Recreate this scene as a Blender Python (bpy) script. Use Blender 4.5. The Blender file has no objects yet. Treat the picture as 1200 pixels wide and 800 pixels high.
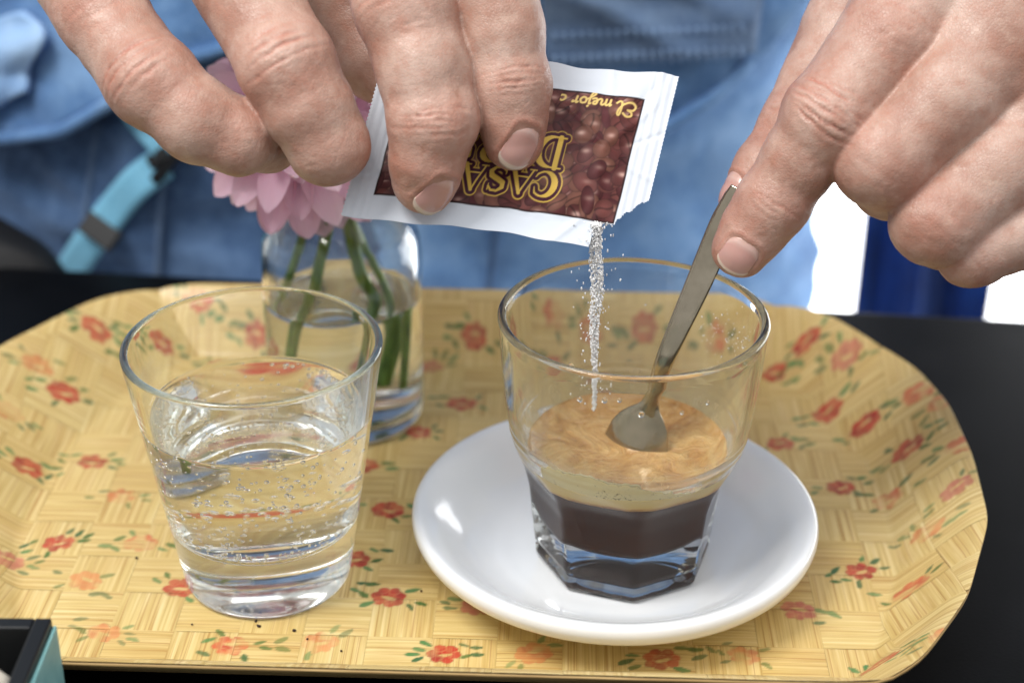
import bpy, bmesh, math, random
import numpy as np
from mathutils import Vector, Matrix
random.seed(7)
rng = np.random.default_rng(7)
scn = bpy.context.scene
COL = scn.collection

# ------------------------------------------------------------------ camera, world, lights, exposure
S = 0.0009                     # the survey below is in units of 0.9 mm; z = 0 is the table top
FPX, PITCH, ROLL, CAMH = 1938.3, math.radians(27.58), math.radians(0.535), 297.7
_c, _s = math.cos(PITCH), math.sin(PITCH)
FW = np.array([0, _c, -_s]); _r0 = np.array([1, 0, 0.]); _u0 = np.array([0, _s, _c])
RT = math.cos(ROLL)*_r0 + math.sin(ROLL)*_u0
UP = -math.sin(ROLL)*_r0 + math.cos(ROLL)*_u0
CAM = np.array([0, 0, CAMH])
def at(px, py, depth):         # survey: sight line through a photo point, taken to a depth along the view axis
    return CAM + (FW + RT*(px-600)/FPX - UP*(py-400)/FPX)*depth
def at_y(px, py, Y):
    d = FW + RT*(px-600)/FPX - UP*(py-400)/FPX
    return CAM + d*Y/d[1]
def at_z(px, py, Z):
    d = FW + RT*(px-600)/FPX - UP*(py-400)/FPX
    return CAM + d*(Z-CAMH)/d[2]

cam = bpy.data.cameras.new('camera'); camo = bpy.data.objects.new('camera', cam); COL.objects.link(camo)
camo.matrix_world = Matrix(((RT[0], UP[0], -FW[0], 0), (RT[1], UP[1], -FW[1], 0), (RT[2], UP[2], -FW[2], CAMH*S), (0, 0, 0, 1)))
cam.sensor_width = 36; cam.lens = FPX/1200*36; cam.clip_start = 0.02; cam.clip_end = 50
cam.dof.use_dof = True; cam.dof.focus_distance = 457*S; cam.dof.aperture_fstop = 8.0; cam.dof.aperture_blades = 7
scn.camera = camo

w = bpy.data.worlds.new('World'); scn.world = w; w.use_nodes = True
bg = w.node_tree.nodes['Background']; bg.inputs[0].default_value = (0.97, 0.99, 1.0, 1); bg.inputs[1].default_value = 0.56

def area(name, loc, target, size, power, color, sy=None):
    l = bpy.data.lights.new(name, 'AREA'); l.energy = power; l.color = color
    l.shape = 'RECTANGLE'; l.size = size; l.size_y = sy or size
    o = bpy.data.objects.new(name, l); COL.objects.link(o); o.location = Vector(loc)
    o.rotation_euler = (Vector(target)-Vector(loc)).to_track_quat('-Z', 'Y').to_euler()
    return o
area('key_light', (-0.46, 0.06, 1.02), (0.0, 0.38, 0.03), 0.40, 12.6, (1.0, 0.975, 0.94), 0.46)
area('fill_light', (0.25, -0.15, 1.25), (0.0, 0.38, 0.05), 1.0, 6.2, (1.0, 0.99, 0.98))  # added soft fill from the camera side, not a lamp of the room

vs = scn.view_settings
vs.view_transform = 'Standard'; vs.look = 'None'; vs.exposure = 0.0; vs.gamma = 1.0; vs.use_curve_mapping = False
scn.render.engine = 'CYCLES'
cy = scn.cycles
cy.use_denoising = True; cy.denoiser = 'OPENIMAGEDENOISE'
cy.max_bounces = 32; cy.transmission_bounces = 28; cy.glossy_bounces = 28; cy.diffuse_bounces = 4; cy.transparent_max_bounces = 12
cy.caustics_reflective = True; cy.caustics_refractive = True; cy.blur_glossy = 0.6
cy.sample_clamp_indirect = 6.0

# ------------------------------------------------------------------ helpers
def link(o, parent=None):
    COL.objects.link(o)
    if parent is not None: o.parent = parent
    return o
def empty(name, label, cat, group=None, loc=(0, 0, 0)):
    o = bpy.data.objects.new(name, None); COL.objects.link(o); o.location = Vector(loc)*S
    o.empty_display_size = 0.02
    return tag(o, label, cat, group)
def tag(o, label, cat=None, group=None, kind=None):
    if label: o['label'] = label
    if cat: o['category'] = cat
    if group: o['group'] = group
    if kind: o['kind'] = kind
    return o
def mesh_np(name, V, F, smooth=True):
    """V (n,3) survey units, F list or (m,k) array of faces"""
    me = bpy.data.meshes.new(name)
    V = np.asarray(V, dtype=np.float64)*S
    if isinstance(F, np.ndarray):
        m, k = F.shape
        me.vertices.add(len(V)); me.vertices.foreach_set('co', V.ravel().astype(np.float32))
        me.loops.add(m*k); me.loops.foreach_set('vertex_index', F.ravel().astype(np.int32))
        me.polygons.add(m); me.polygons.foreach_set('loop_start', (np.arange(m)*k).astype(np.int32))
        me.polygons.foreach_set('loop_total', np.full(m, k, np.int32))
        me.update(calc_edges=True); me.validate()
    else:
        me.from_pydata([tuple(v) for v in V], [], [tuple(f) for f in F]); me.update()
    if smooth:
        me.polygons.foreach_set('use_smooth', np.ones(len(me.polygons), bool))
    return me
def mobj(name, V, F, material, parent=None, smooth=True, loc=None):
    me = mesh_np(name, V, F, smooth)
    if material is not None:
        for m in (material if isinstance(material, (list, tuple)) else [material]): me.materials.append(m)
    o = bpy.data.objects.new(name, me)
    if loc is not None: o.location = Vector(loc)*S
    return link(o, parent)
def set_col(me, name, A):
    a = me.attributes.new(name, 'FLOAT_COLOR', 'POINT')
    B = np.ones((len(me.vertices), 4), np.float32); B[:, :A.shape[1]] = A
    a.data.foreach_set('color', B.ravel())
def set_f(me, name, A):
    a = me.attributes.new(name, 'FLOAT', 'POINT'); a.data.foreach_set('value', np.asarray(A, np.float32))
def set_v(me, name, A):
    a = me.attributes.new(name, 'FLOAT_VECTOR', 'POINT'); a.data.foreach_set('vector', np.asarray(A, np.float32).ravel())
def grid_faces(nu, nv, off=0, flip=False):
    i, j = np.meshgrid(np.arange(nu-1), np.arange(nv-1), indexing='ij')
    a = i*nv+j; q = np.stack([a, a+nv, a+nv+1, a+1], -1).reshape(-1, 4)+off
    return q[:, ::-1] if flip else q
def lathe(prof, n=96, rfun=None, closed_top=False):
    """prof: (r,z) list walked so that the outside faces out (bottom axis -> outside up -> inside down -> axis). r==0 ends are fans"""
    V = []; F = []; ring = []
    th = np.arange(n)*2*math.pi/n
    for (r, z) in prof:
        if r < 1e-6:
            ring.append((len(V), 1)); V.append((0, 0, z))
        else:
            ring.append((len(V), n))
            for t in th:
                rr = rfun(r, z, t) if rfun else r
                V.append((rr*math.cos(t), rr*math.sin(t), z))
    for (a, na), (b, nb) in zip(ring, ring[1:]):
        for k in range(n):
            k2 = (k+1) % n
            if na == 1 and nb == 1: continue
            if na == 1: F.append((a, b+k2, b+k))
            elif nb == 1: F.append((a+k, a+k2, b))
            else: F.append((a+k, a+k2, b+k2, b+k))
    return V, F
def smooth_prof(pts, sub=6):
    """Catmull-Rom through profile points"""
    out = []
    P = [np.array(p, float) for p in pts]; P = [2*P[0]-P[1]]+P+[2*P[-1]-P[-2]]
    for i in range(1, len(P)-2):
        p0, p1, p2, p3 = P[i-1:i+3]
        for k in range(sub):
            t = k/sub
            out.append(0.5*((2*p1)+(-p0+p2)*t+(2*p0-5*p1+4*p2-p3)*t*t+(-p0+3*p1-3*p2+p3)*t**3))
    out.append(P[-2]); return [tuple(p) for p in out]
def tube(path, radii, n=16, ring_scale=None, caps=True):
    path = np.asarray(path, float); m = len(path)
    radii = np.broadcast_to(np.asarray(radii, float), (m,))
    T = np.gradient(path, axis=0); T /= np.linalg.norm(T, axis=1)[:, None]
    ref = np.array([0, 0, 1.]) if abs(T[0][2]) < .9 else np.array([1., 0, 0])
    N = np.cross(T[0], ref); N /= np.linalg.norm(N)
    V = []
    for k in range(m):
        N = N-T[k]*np.dot(N, T[k]); N /= np.linalg.norm(N); B = np.cross(T[k], N)
        for j in range(n):
            a = 2*math.pi*j/n
            V.append(path[k]+radii[k]*(math.cos(a)*N+math.sin(a)*B))
    F = [(k*n+j, k*n+(j+1) % n, (k+1)*n+(j+1) % n, (k+1)*n+j) for k in range(m-1) for j in range(n)]
    if caps:
        F.append(tuple(range(n))[::-1]); F.append(tuple(range((m-1)*n, m*n)))
    return V, F
def box_vf(x0, x1, y0, y1, z0, z1):
    V = [(x0, y0, z0), (x1, y0, z0), (x1, y1, z0), (x0, y1, z0), (x0, y0, z1), (x1, y0, z1), (x1, y1, z1), (x0, y1, z1)]
    F = [(0, 3, 2, 1), (4, 5, 6, 7), (0, 1, 5, 4), (1, 2, 6, 5), (2, 3, 7, 6), (3, 0, 4, 7)]
    return V, F
def bevel(o, wdt, seg=2):
    m = o.modifiers.new('bevel', 'BEVEL'); m.width = wdt*S; m.segments = seg; m.limit_method = 'ANGLE'; m.angle_limit = math.radians(40)
    return o
def spline(pts, n):
    pts = np.asarray(pts, float); P = np.vstack([2*pts[0]-pts[1], pts, 2*pts[-1]-pts[-2]])
    out = []
    m = len(pts)-1
    for u in np.linspace(0, m, n):
        i = min(int(u), m-1); t = u-i
        p0, p1, p2, p3 = P[i], P[i+1], P[i+2], P[i+3]
        out.append(0.5*((2*p1)+(-p0+p2)*t+(2*p0-5*p1+4*p2-p3)*t*t+(-p0+3*p1-3*p2+p3)*t**3))
    return np.array(out)
def vnoise(p, seed=0):
    """value noise in [-1,1], p (n,3)"""
    p = np.asarray(p, np.float64); i = np.floor(p).astype(np.int64); f = p-i; f = f*f*(3-2*f)
    def h(a, b, c):
        x = (a*374761393+b*668265263+c*2147483647+seed*974634541) & 0xffffffff
        x = ((x ^ (x >> 13))*1274126177) & 0xffffffff
        x = ((x ^ (x >> 16))*2246822519) & 0xffffffff
        return ((x ^ (x >> 15)) & 0xffff)/32767.5-1
    r = 0
    for dx in (0, 1):
        for dy in (0, 1):
            for dz in (0, 1):
                wgt = (f[:, 0] if dx else 1-f[:, 0])*(f[:, 1] if dy else 1-f[:, 1])*(f[:, 2] if dz else 1-f[:, 2])
                r = r+wgt*h(i[:, 0]+dx, i[:, 1]+dy, i[:, 2]+dz)
    return r
def fbm(p, seed=0, o=3):
    return sum(vnoise(p*2**k, seed+k)/2**k for k in range(o))
def sstep(a, b, x):
    t = np.clip((x-a)/(b-a), 0, 1); return t*t*(3-2*t)
def srgb(r, g, b):
    f = lambda c: (c/255)/12.92 if c/255 <= .04045 else ((c/255+.055)/1.055)**2.4
    return (f(r), f(g), f(b))

class NT:
    """small node-graph builder"""
    def __init__(s, name):
        s.m = bpy.data.materials.new(name); s.m.use_nodes = True; s.t = s.m.node_tree; s.n = s.t.nodes; s.l = s.t.links
        s.b = s.n['Principled BSDF']; s.out = s.n['Material Output']
    def set(s, **kw):
        for k, v in kw.items():
            k = k.replace('_', ' ')
            i = s.b.inputs[k]
            if hasattr(v, 'is_output'): s.l.new(v, i)
            else: i.default_value = (*v, 1) if (isinstance(v, tuple) and len(v) == 3 and i.type == 'RGBA') else v
        return s
    def node(s, typ, ins=None, **props):
        n = s.n.new(typ)
        for k, v in props.items(): setattr(n, k, v)
        for k, v in (ins or {}).items():
            if hasattr(v, 'is_output'): s.l.new(v, n.inputs[k])
            else: n.inputs[k].default_value = (*v, 1) if (isinstance(v, tuple) and len(v) == 3 and n.inputs[k].type == 'RGBA') else v
        return n
    def math(s, op, a, b=0.0, c=None):
        ins = {0: a, 1: b}
        if c is not None: ins[2] = c
        return s.node('ShaderNodeMath', ins, operation=op).outputs[0]
    def obj(s): return s.node('ShaderNodeTexCoord').outputs['Object']
    def attr(s, name, out='Fac'):
        return s.node('ShaderNodeAttribute', attribute_name=name).outputs[out]
    def mapping(s, vec, scale=(1, 1, 1), rot=(0, 0, 0)):
        return s.node('ShaderNodeMapping', {'Vector': vec, 'Scale': scale, 'Rotation': rot}).outputs[0]
    def noise(s, vec, scale, detail=3, rough=.55, dist=0.0, out='Fac'):
        return s.node('ShaderNodeTexNoise', {'Vector': vec, 'Scale': scale, 'Detail': detail, 'Roughness': rough, 'Distortion': dist}).outputs[out]
    def voro(s, vec, scale, feature='F1', out='Distance'):
        return s.node('ShaderNodeTexVoronoi', {'Vector': vec, 'Scale': scale}, feature=feature).outputs[out]
    def ramp(s, fac, stops):
        n = s.n.new('ShaderNodeValToRGB'); e = n.color_ramp.elements
        while len(e) < len(stops): e.new(0.5)
        for el, (p, c) in zip(e, stops): el.position = p; el.color = (*c, 1) if len(c) == 3 else c
        s.l.new(fac, n.inputs[0]); return n.outputs[0]
    def mix(s, fac, a, b, blend='MIX'):
        n = s.node('ShaderNodeMix', data_type='RGBA', blend_type=blend, clamp_factor=True)
        for k, v in ((0, fac), (6, a), (7, b)):
            if hasattr(v, 'is_output'): s.l.new(v, n.inputs[k])
            else: n.inputs[k].default_value = (*v, 1) if isinstance(v, tuple) else v
        return n.outputs[2]
    def bump(s, h, strength=.3, dist=.001, normal=None):
        ins = {'Height': h, 'Strength': strength, 'Distance': dist}
        if normal is not None: ins['Normal'] = normal
        return s.node('ShaderNodeBump', ins).outputs[0]
def simple(name, col, rough=.5, **kw):
    t = NT(name); t.set(Base_Color=tuple(col), Roughness=rough, **kw); return t.m
def glass_mat(name, ior=1.5, col=(1, 1, 1), rough=0.0):
    t = NT(name); t.n.remove(t.b)
    g = t.node('ShaderNodeBsdfGlass', {'Color': col, 'Roughness': rough, 'IOR': ior})
    t.l.new(g.outputs[0], t.out.inputs[0]); return t.m
# ------------------------------------------------------------------ table
t = NT('black_table_paint')
oc = t.obj()
n1 = t.noise(oc, 40, 4); n2 = t.noise(oc, 900, 2)
t.set(Base_Color=t.ramp(n1, [(.3, srgb(8, 9, 11)), (.75, srgb(14, 15, 18))]), Roughness=t.ramp(n1, [(.2, (.34,)*3), (.8, (.46,)*3)]), Specular_IOR_Level=.5, IOR=1.14,
      Normal=t.bump(n2, .08, .0004))
M_TABLE = t.m
# top plate: far edge runs slightly askew
V = []; e0 = (-420, 656); e1 = (420, 572)
for z in (0, -30):
    V += [(-420, -40, z), (420, -40, z), (e1[0], e1[1], z), (e0[0], e0[1], z)]
F = [(0, 1, 2, 3), (7, 6, 5, 4), (0, 4, 5, 1), (1, 5, 6, 2), (2, 6, 7, 3), (3, 7, 4, 0)]
tb = bevel(mobj('table', V, F, M_TABLE, smooth=False), 3, 3)
tag(tb, 'black painted table top under the bamboo tray', 'table')

# ------------------------------------------------------------------ tray
TC = np.array([-22.0, 451.5]); TA = math.radians(-1.6)
TH = 22.0
def t_loc(x, y):
    dx, dy = x-TC[0], y-TC[1]; c, s = math.cos(-TA), math.sin(-TA)
    return dx*c-dy*s, dx*s+dy*c
def t_wld(u, v):
    c, s = math.cos(TA), math.sin(TA)
    return TC[0]+u*c-v*s, TC[1]+u*s+v*c
_vv = np.linspace(0, 130, 261)
def _soft(xs, ys, w):
    y = np.interp(np.abs(np.linspace(-130, 130, 521)), xs, ys); k = np.hanning(2*w+1); k /= k.sum()
    return np.convolve(np.pad(y, w, mode='edge'), k, 'valid')[260:]
_xof = _soft([0, 36, 74, 106, 113, 130], [168, 165, 151, 131, 121, 104], 24)     # near half
_xob = _soft([0, 34, 58, 98, 105, 113, 130], [168, 167, 161, 137, 128, 116, 96], 24)   # far half
_xi = _soft([0, 28, 78, 92, 130], [0, 1, 17, 30, 60], 7)
def xo(v): return np.where(np.asarray(v) < 0, np.interp(np.abs(v), _vv, _xof), np.interp(np.abs(v), _vv, _xob))
def xi(v, u=0): return np.where(np.asarray(u) < 0, 130.0, 142.0)-np.interp(np.abs(v), _vv, _xi)
def t_g(u, v):        # 1 on the outline
    a = np.abs(u)/xo(v); b = np.abs(v)/113.0
    return (a**22+b**22)**(1/22)
def t_h(u, v):        # height of the upper surface above the tray floor
    X = xo(v); I_ = xi(v, u); sx = (np.abs(u)-I_)/(X-I_); sy = np.where(v > 0, (v-93)/20.0, (-v-85)/28.0)
    m = np.maximum(sx, sy); q_ = np.clip(m, 0, 1)
    prof = np.where(q_ < .10, q_*q_/.2, q_-.05)            # short fillet at the fold
    prof = prof-.30*np.clip(q_-.72, 0, 1)**2/.28            # lip flares flatter
    return TH*prof/.87
FLOOR = 3.2
def tray_z(x, y):
    u, v = t_loc(x, y); return FLOOR+float(t_h(np.array([u]), np.array([v]))[0])

def leaf(px, py, cx, cy, ang, L, W):
    c, s = math.cos(ang), math.sin(ang); a = (px-cx)*c+(py-cy)*s; b = -(px-cx)*s+(py-cy)*c
    q = np.clip(a/L, 0, 1)
    wdt = W*np.sqrt(np.clip(q*(1-q), 0, 1))*2*(1-.25*q)
    inside = (a > 0) & (a < L)
    return np.where(inside, sstep(.0, .45, wdt-np.abs(b)), 0)
# flowers: photo point, kind, turn
FLW = [(112,385,0),(75,460,0),(10,482,1),(32,547,0),(108,541,0),(142,581,1),(68,636,0),(165,636,3),(100,680,1),(212,688,0),(455,597,0),(455,699,0),
 (270,756,3),(122,741,1),(375,752,1),(520,766,0),(626,765,1),(775,772,0),(872,768,1),(1030,780,0),(935,715,2),(1008,669,0),(1066,690,3),(985,571,0),
 (1040,587,3),(1086,622,1),(1064,525,0),(1014,497,0),(969,485,0),(914,520,0),(905,440,0),(945,400,0),(992,416,2),(1104,470,1),(1122,570,2),(1106,745,1),
 (490,506,0),(541,473,0),(556,391,0),(424,545,0),(755,384,0),(690,385,3),(640,430,0),(800,440,1),(415,655,0),(230,350,3),(175,405,0),(255,430,0),(300,390,0),
 (350,480,1),(320,560,0),(235,545,3),(430,405,0),(390,470,1),(505,430,2),(850,395,3),(300,640,0),(560,560,1),(590,640,0),(690,720,1),(560,710,2),(1128,520,3),(45,428,1),(8,655,2),(1075,460,3),(700,460,2),(640,372,3),(480,395,1)]
FL = []
for (px, py, k) in FLW:
    z = FLOOR
    for _ in range(8):
        q = at_z(px, py, z); z = .5*z+.5*tray_z(q[0], q[1])
    u, v = t_loc(q[0], q[1])
    FL.append((u, v, k))
def vstretch(v):       # arc length up the steep long walls
    return np.where(np.abs(v) > 88, np.sign(v)*(88+(np.abs(v)-88)*1.22), v)
PAL = {0: (srgb(186, 58, 44), srgb(158, 36, 36)), 1: (srgb(214, 124, 74), srgb(196, 92, 58)), 2: (srgb(196, 96, 92), srgb(176, 70, 78)), 3: (srgb(204, 88, 58), srgb(186, 66, 50))}
GREENS = [srgb(44, 96, 56), srgb(70, 126, 70), srgb(56, 104, 44)]
def paint(u, v, Pn):
    """printed roses: ink colour and amount at tray coordinates"""
    vs_ = vstretch(v); n = len(u); ink = np.zeros((n, 3)); amt = np.zeros(n)
    um, uM, vm, vM = u.min(), u.max(), vs_.min(), vs_.max()
    for i, (fu, fv, k) in enumerate(FL):
        fvs = float(vstretch(np.array([fv]))[0])
        if fu < um-18 or fu > uM+18 or fvs < vm-18 or fvs > vM+18: continue
        r = random.Random(i*17+3)
        ang = r.uniform(-.5, .5); c, s = math.cos(ang), math.sin(ang)
        fs = r.uniform(1.0, 1.18)
        wob = vnoise(np.c_[u*.8, vs_*.8, np.full(n, i)], 5)*.5
        dx, dy = u-fu+wob*.6, vs_-fvs+wob*.5
        a, b = (dx*c+dy*s)/fs, (-dx*s+dy*c)/fs
        fade = {0: 1.0, 1: .72, 2: .82, 3: .92}[k]*r.uniform(.85, 1.0)
        strong = k in (0, 2)
        leaves = [(-10.0, 2.0, .25), (-6.7, 3.1, .5), (-9.8, -1.5, -.2), (-6.4, -2.0, -.45), (7.0, 2.9, .5), (9.4, .9, .1), (7.6, -1.5, -.35), (4.6, 5.2, 1.0), (-3.6, -5.0, .9)]
        flip = r.choice((1, -1)); vflip = r.choice((1, 1, -1))
        for li, (lx, ly, la) in enumerate(leaves):
            if r.random() < ((.10 if li < 4 else .32) if strong else .35): continue
            la2 = (la+r.uniform(-.35, .35))*flip*vflip; sc = r.uniform(.8, 1.12); L_ = 2.15*sc
            cx, cy = lx*flip*.95+r.uniform(-.3, .3), ly*vflip+r.uniform(-.3, .3)
            m = leaf(a, b, cx-L_*math.cos(la2), cy-L_*math.sin(la2), la2, 2*L_, 1.22*sc)*fade*r.uniform(.82, 1)
            g = np.array(GREENS[r.randrange(3)])
            put = m > amt
            ink[put] = g; amt = np.maximum(amt, m)
        rho = np.hypot(a/1.1, b); th = np.arctan2(b, a)
        m = sstep(2.9, 2.4, np.hypot(a, b)); ph = r.uniform(0, 6.28); npet = r.choice((6, 7))
        for q in range(npet):
            aa = ph+q*2*math.pi/npet+r.uniform(-.15, .15); rp = r.uniform(1.65, 2.05)
            dd = np.hypot(a-3.0*math.cos(aa)*1.08, b-2.65*math.sin(aa))
            pm_ = sstep(rp, rp-.45, dd)*r.uniform(.82, 1)
            m = np.where((pm_ > .5) & (m > .5), np.minimum(np.maximum(m, pm_), 1-.3*np.exp(-((dd-rp+.5)/.22)**2)), np.maximum(m, pm_))
        m = m*fade
        cup = np.hypot((a-.3)/1.9, (b+.55*vflip-.12*a*a*.3)/.62); m *= 1-.93*sstep(1.3, .7, cup)
        wash = vnoise(np.c_[u*.55, vs_*.55, np.full(n, i+50)], 9)
        m *= 1-.2*sstep(.0, .8, wash)
        if k in (1, 3): m *= 1-.75*sstep(-.1, .5, vnoise(np.c_[u*.28, vs_*.28, np.full(n, i+90)], 3))
        c1, c2 = np.array(PAL[k][0]), np.array(PAL[k][1])
        mixc = sstep(-.4, .6, vnoise(np.c_[u*.45, vs_*.45, np.full(n, i+20)], 4))[:, None]
        col = c1*(1-mixc)+c2*mixc
        put = m > amt*.9
        ink[put] = col[put]; amt = np.where(put, m, amt)
    return ink, amt

def bamboo(name):
    t = NT(name)
    g = t.attr('grain', 'Vector'); ink = t.attr('ink', 'Color'); al = t.attr('ink', 'Alpha')
    rnd = t.node('ShaderNodeObjectInfo').outputs['Random']
    off = t.node('ShaderNodeCombineXYZ', {0: t.math('MULTIPLY', rnd, 91.0), 1: t.math('MULTIPLY', rnd, 57.0), 2: 0.0}).outputs[0]
    v = t.node('ShaderNodeVectorMath', {0: g, 1: off}, operation='ADD').outputs[0]
    fine = t.noise(t.mapping(v, (.035, 2.6, 1)), 1.0, 3, .6)
    mid = t.noise(t.mapping(v, (.02, .75, 1)), 1.0, 3, .5)
    broad = t.noise(t.mapping(v, (.05, .12, 1)), 1.0, 2, .5)
    lines = t.noise(t.mapping(v, (.012, 1.5, 1)), 1.0, 1, .5)
    base = t.ramp(mid, [(.30, srgb(193, 166, 104)), (.5, srgb(212, 189, 127)), (.72, srgb(226, 208, 155))])
    base = t.mix(t.math('MULTIPLY', t.ramp(fine, [(.52, (0,)*3), (.72, (1,)*3)]), .45), base, srgb(240, 222, 178))
    base = t.mix(t.math('MULTIPLY', t.ramp(lines, [(.57, (0,)*3), (.66, (1,)*3)]), .55), base, srgb(168, 122, 62))
    tint = t.ramp(rnd, [(0, srgb(236, 216, 176)), (.35, srgb(255, 252, 244)), (.7, srgb(246, 232, 200)), (1, srgb(255, 246, 228))])
    base = t.mix(.45, base, tint, 'MULTIPLY')
    base = t.mix(t.math('MULTIPLY', t.ramp(broad, [(.45, (0,)*3), (.75, (1,)*3)]), .25), base, srgb(186, 140, 76))
    wear = t.ramp(fine, [(.26, (.72,)*3), (.46, (1,)*3)])
    col = t.mix(t.math('MULTIPLY', al, wear), base, ink)
    h = t.math('ADD', t.math('MULTIPLY', mid, .6), t.math('MULTIPLY', fine, .5))
    t.set(Base_Color=col, Roughness=.42, Specular_IOR_Level=.42, Normal=t.bump(h, .25, .0004), Coat_Weight=.22, Coat_Roughness=.22)
    return t.m
M_BAMBOO = bamboo('printed_bamboo')
t = NT('bamboo_edge'); oc = t.obj()
e = t.noise(t.mapping(oc, (60, 60, 2500)), 1.0, 3)
t.set(Base_Color=t.ramp(e, [(.3, srgb(150, 116, 68)), (.7, srgb(208, 176, 118))]), Roughness=.6, Normal=t.bump(e, .4, .0005))
M_EDGE = t.m

tray = empty('serving_tray', 'woven bamboo serving tray printed with red roses, on the black table', 'tray', loc=(TC[0], TC[1], 0))
tray_inv = Vector((TC[0], TC[1], 0))
def body_pts(nr, na, dz, gscale=1.0):
    V = []
    for i in range(nr):
        f = (i/(nr-1))**.8
        for j in range(na):
            a = 2*math.pi*j/na; du, dv = math.cos(a)*169, math.sin(a)*113
            lo, hi = 0, 1.6
            for _ in range(24):
                m = (lo+hi)/2
                if t_g(np.array([du*m]), np.array([dv*m]))[0] < gscale: lo = m
                else: hi = m
            V.append((du*lo*f, dv*lo*f))
    return np.array(V)
nr, na = 40, 220
P2 = body_pts(nr, na, 0)
# refine radial placing along the ray, height from the same profile
hh = t_h(P2[:, 0], P2[:, 1])
wx, wy = t_wld(P2[:, 0], P2[:, 1])
top = np.c_[wx-TC[0], wy-TC[1], FLOOR+hh-np.where(np.arange(len(hh)) >= (nr-1)*na, .45, 1.5)]; bot = np.c_[wx-TC[0], wy-TC[1], FLOOR+hh-np.where(np.arange(len(hh)) >= (nr-6)*na, 1.55, 2.9)]
bot[:, 2] = np.maximum(bot[:, 2], .15)
Vb = np.vstack([top, bot]); nb = nr*na
F = []
for i in range(nr-1):
    for j in range(na):
        j2 = (j+1) % na
        F.append((i*na+j, (i+1)*na+j, (i+1)*na+j2, i*na+j2)); F.append((nb+i*na+j, nb+i*na+j2, nb+(i+1)*na+j2, nb+(i+1)*na+j))
for j in range(na):
    j2 = (j+1) % na; F.append(((nr-1)*na+j, nb+(nr-1)*na+j, nb+(nr-1)*na+j2, (nr-1)*na+j2))
mobj('tray_body', Vb, F, M_EDGE, tray)
# woven strips: one mesh for each visible segment of a strip
CELL = 18.6; NS = 36
cells = 0
for ci in range(-10, 10):
    for cj in range(-7, 7):
        u0, v0 = ci*CELL+2, cj*CELL*.97+1
        horiz = (ci+cj) % 2 == 0
        gu = np.linspace(0, 1, NS); A, B = np.meshgrid(gu, gu, indexing='ij'); A = A.ravel(); B = B.ravel()
        ins = .0015
        u = u0+CELL*(ins+(1-2*ins)*A); v = v0+CELL*.97*(ins+(1-2*ins)*B)
        g = t_g(u, v)
        if g.min() > .985: continue
        k = np.where(g > 1.0, 1/g, 1.0)
        for _ in range(3):
            g2 = t_g(u*k, v*k); k = np.where(g2 > 1.0, k/g2, k)
        u, v = u*k, v*k
        along, across = (A, B) if horiz else (B, A)
        bow = .20*(1-(2*along-1)**6)+.03*(1-(2*across-1)**8)-.18
        # neighbouring grain lifts: split slats inside one strip
        z = FLOOR+t_h(u, v)+bow*.55
        X, Y = t_wld(u, v)
        f = grid_faces(NS, NS)
        if k.min() < 1:      # drop faces that collapsed onto the rim
            q = np.c_[u, v][f]; ar = np.abs(np.cross(q[:, 2]-q[:, 0], q[:, 3]-q[:, 1]))
            f = f[ar > 1e-3]
            if len(f) < 12: continue
        o = mobj('bamboo_strip', np.c_[X-TC[0], Y-TC[1], z], f, M_BAMBOO, tray)
        gr = np.c_[u, v, np.zeros_like(u)] if horiz else np.c_[v, u, np.zeros_like(u)]
        if len(o.data.vertices) == len(u):
            set_v(o.data, 'grain', gr)
            ink, amt = paint(u, v, None)
            set_col(o.data, 'ink', np.c_[ink, np.clip(amt, 0, 1)])
        cells += 1
print('tray strips', cells)
# dark crumbs on the tray
crumb_m = simple('coffee_crumb', srgb(40, 22, 12), .7)
for (px, py, sz) in [(300, 727, .8), (303, 733, .9), (345, 738, .9), (225, 731, .5), (360, 748, .5), (400, 762, .5), (160, 653, .7), (494, 692, .5)]:
    q = at_z(px, py, FLOOR+.4)
    bm = bmesh.new(); bmesh.ops.create_icosphere(bm, subdivisions=1, radius=sz*S)
    for vv in bm.verts: vv.co *= random.uniform(.5, 1.0); vv.co.z *= .7
    me = bpy.data.meshes.new('crumb'); bm.to_mesh(me); bm.free(); me.materials.append(crumb_m)
    o = bpy.data.objects.new('crumb', me); o.location = Vector(q)*S; link(o)
    tag(o, 'tiny dark coffee crumb lying on the tray near the water glass', 'crumb', 'dark crumbs on the tray')
# ------------------------------------------------------------------ glassware
M_GLASS = glass_mat('clear_glass', 1.5, (.985, .995, .99))
M_GLASS_IN = glass_mat('water_against_glass', 1.333/1.5)
M_WATER = glass_mat('water_surface', 1.333)
M_BUBBLE = glass_mat('air_bubble', 1/1.333)
NG = 144

def lin(pts):
    xs = [p[0] for p in pts]; ys = [p[1] for p in pts]
    return lambda z: float(np.interp(z, xs, ys))

# --- white saucer
SC = np.array([31.4, 420.0, 3.6])
t = NT('white_porcelain'); n = t.noise(t.obj(), 30, 2)
t.set(Base_Color=t.ramp(n, [(.3, srgb(226, 229, 232)), (.7, srgb(233, 235, 237))]), Roughness=.16, Specular_IOR_Level=.55, Coat_Weight=.4, Coat_Roughness=.05)
M_CHINA = t.m
prof = [(0, 2.2), (30, 2.2), (31, 0), (33.5, 0), (35, 2.4), (46, 6.4), (54, 9.6), (59.2, 12.6), (60.9, 15.4), (61.1, 17.6), (60.2, 19.1), (58.2, 19.2), (54, 16.6), (49, 12.2), (44, 8.6), (38, 6.4), (33, 5.6), (29, 5.25), (20, 5.2), (0, 5.2)]
prof = prof[:5]+smooth_prof(prof[4:], 5)[1:-1]+[(0, 5.2)]
prof = [(max(r, 0), z) for r, z in prof]
V, F = lathe(prof, 160)
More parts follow.
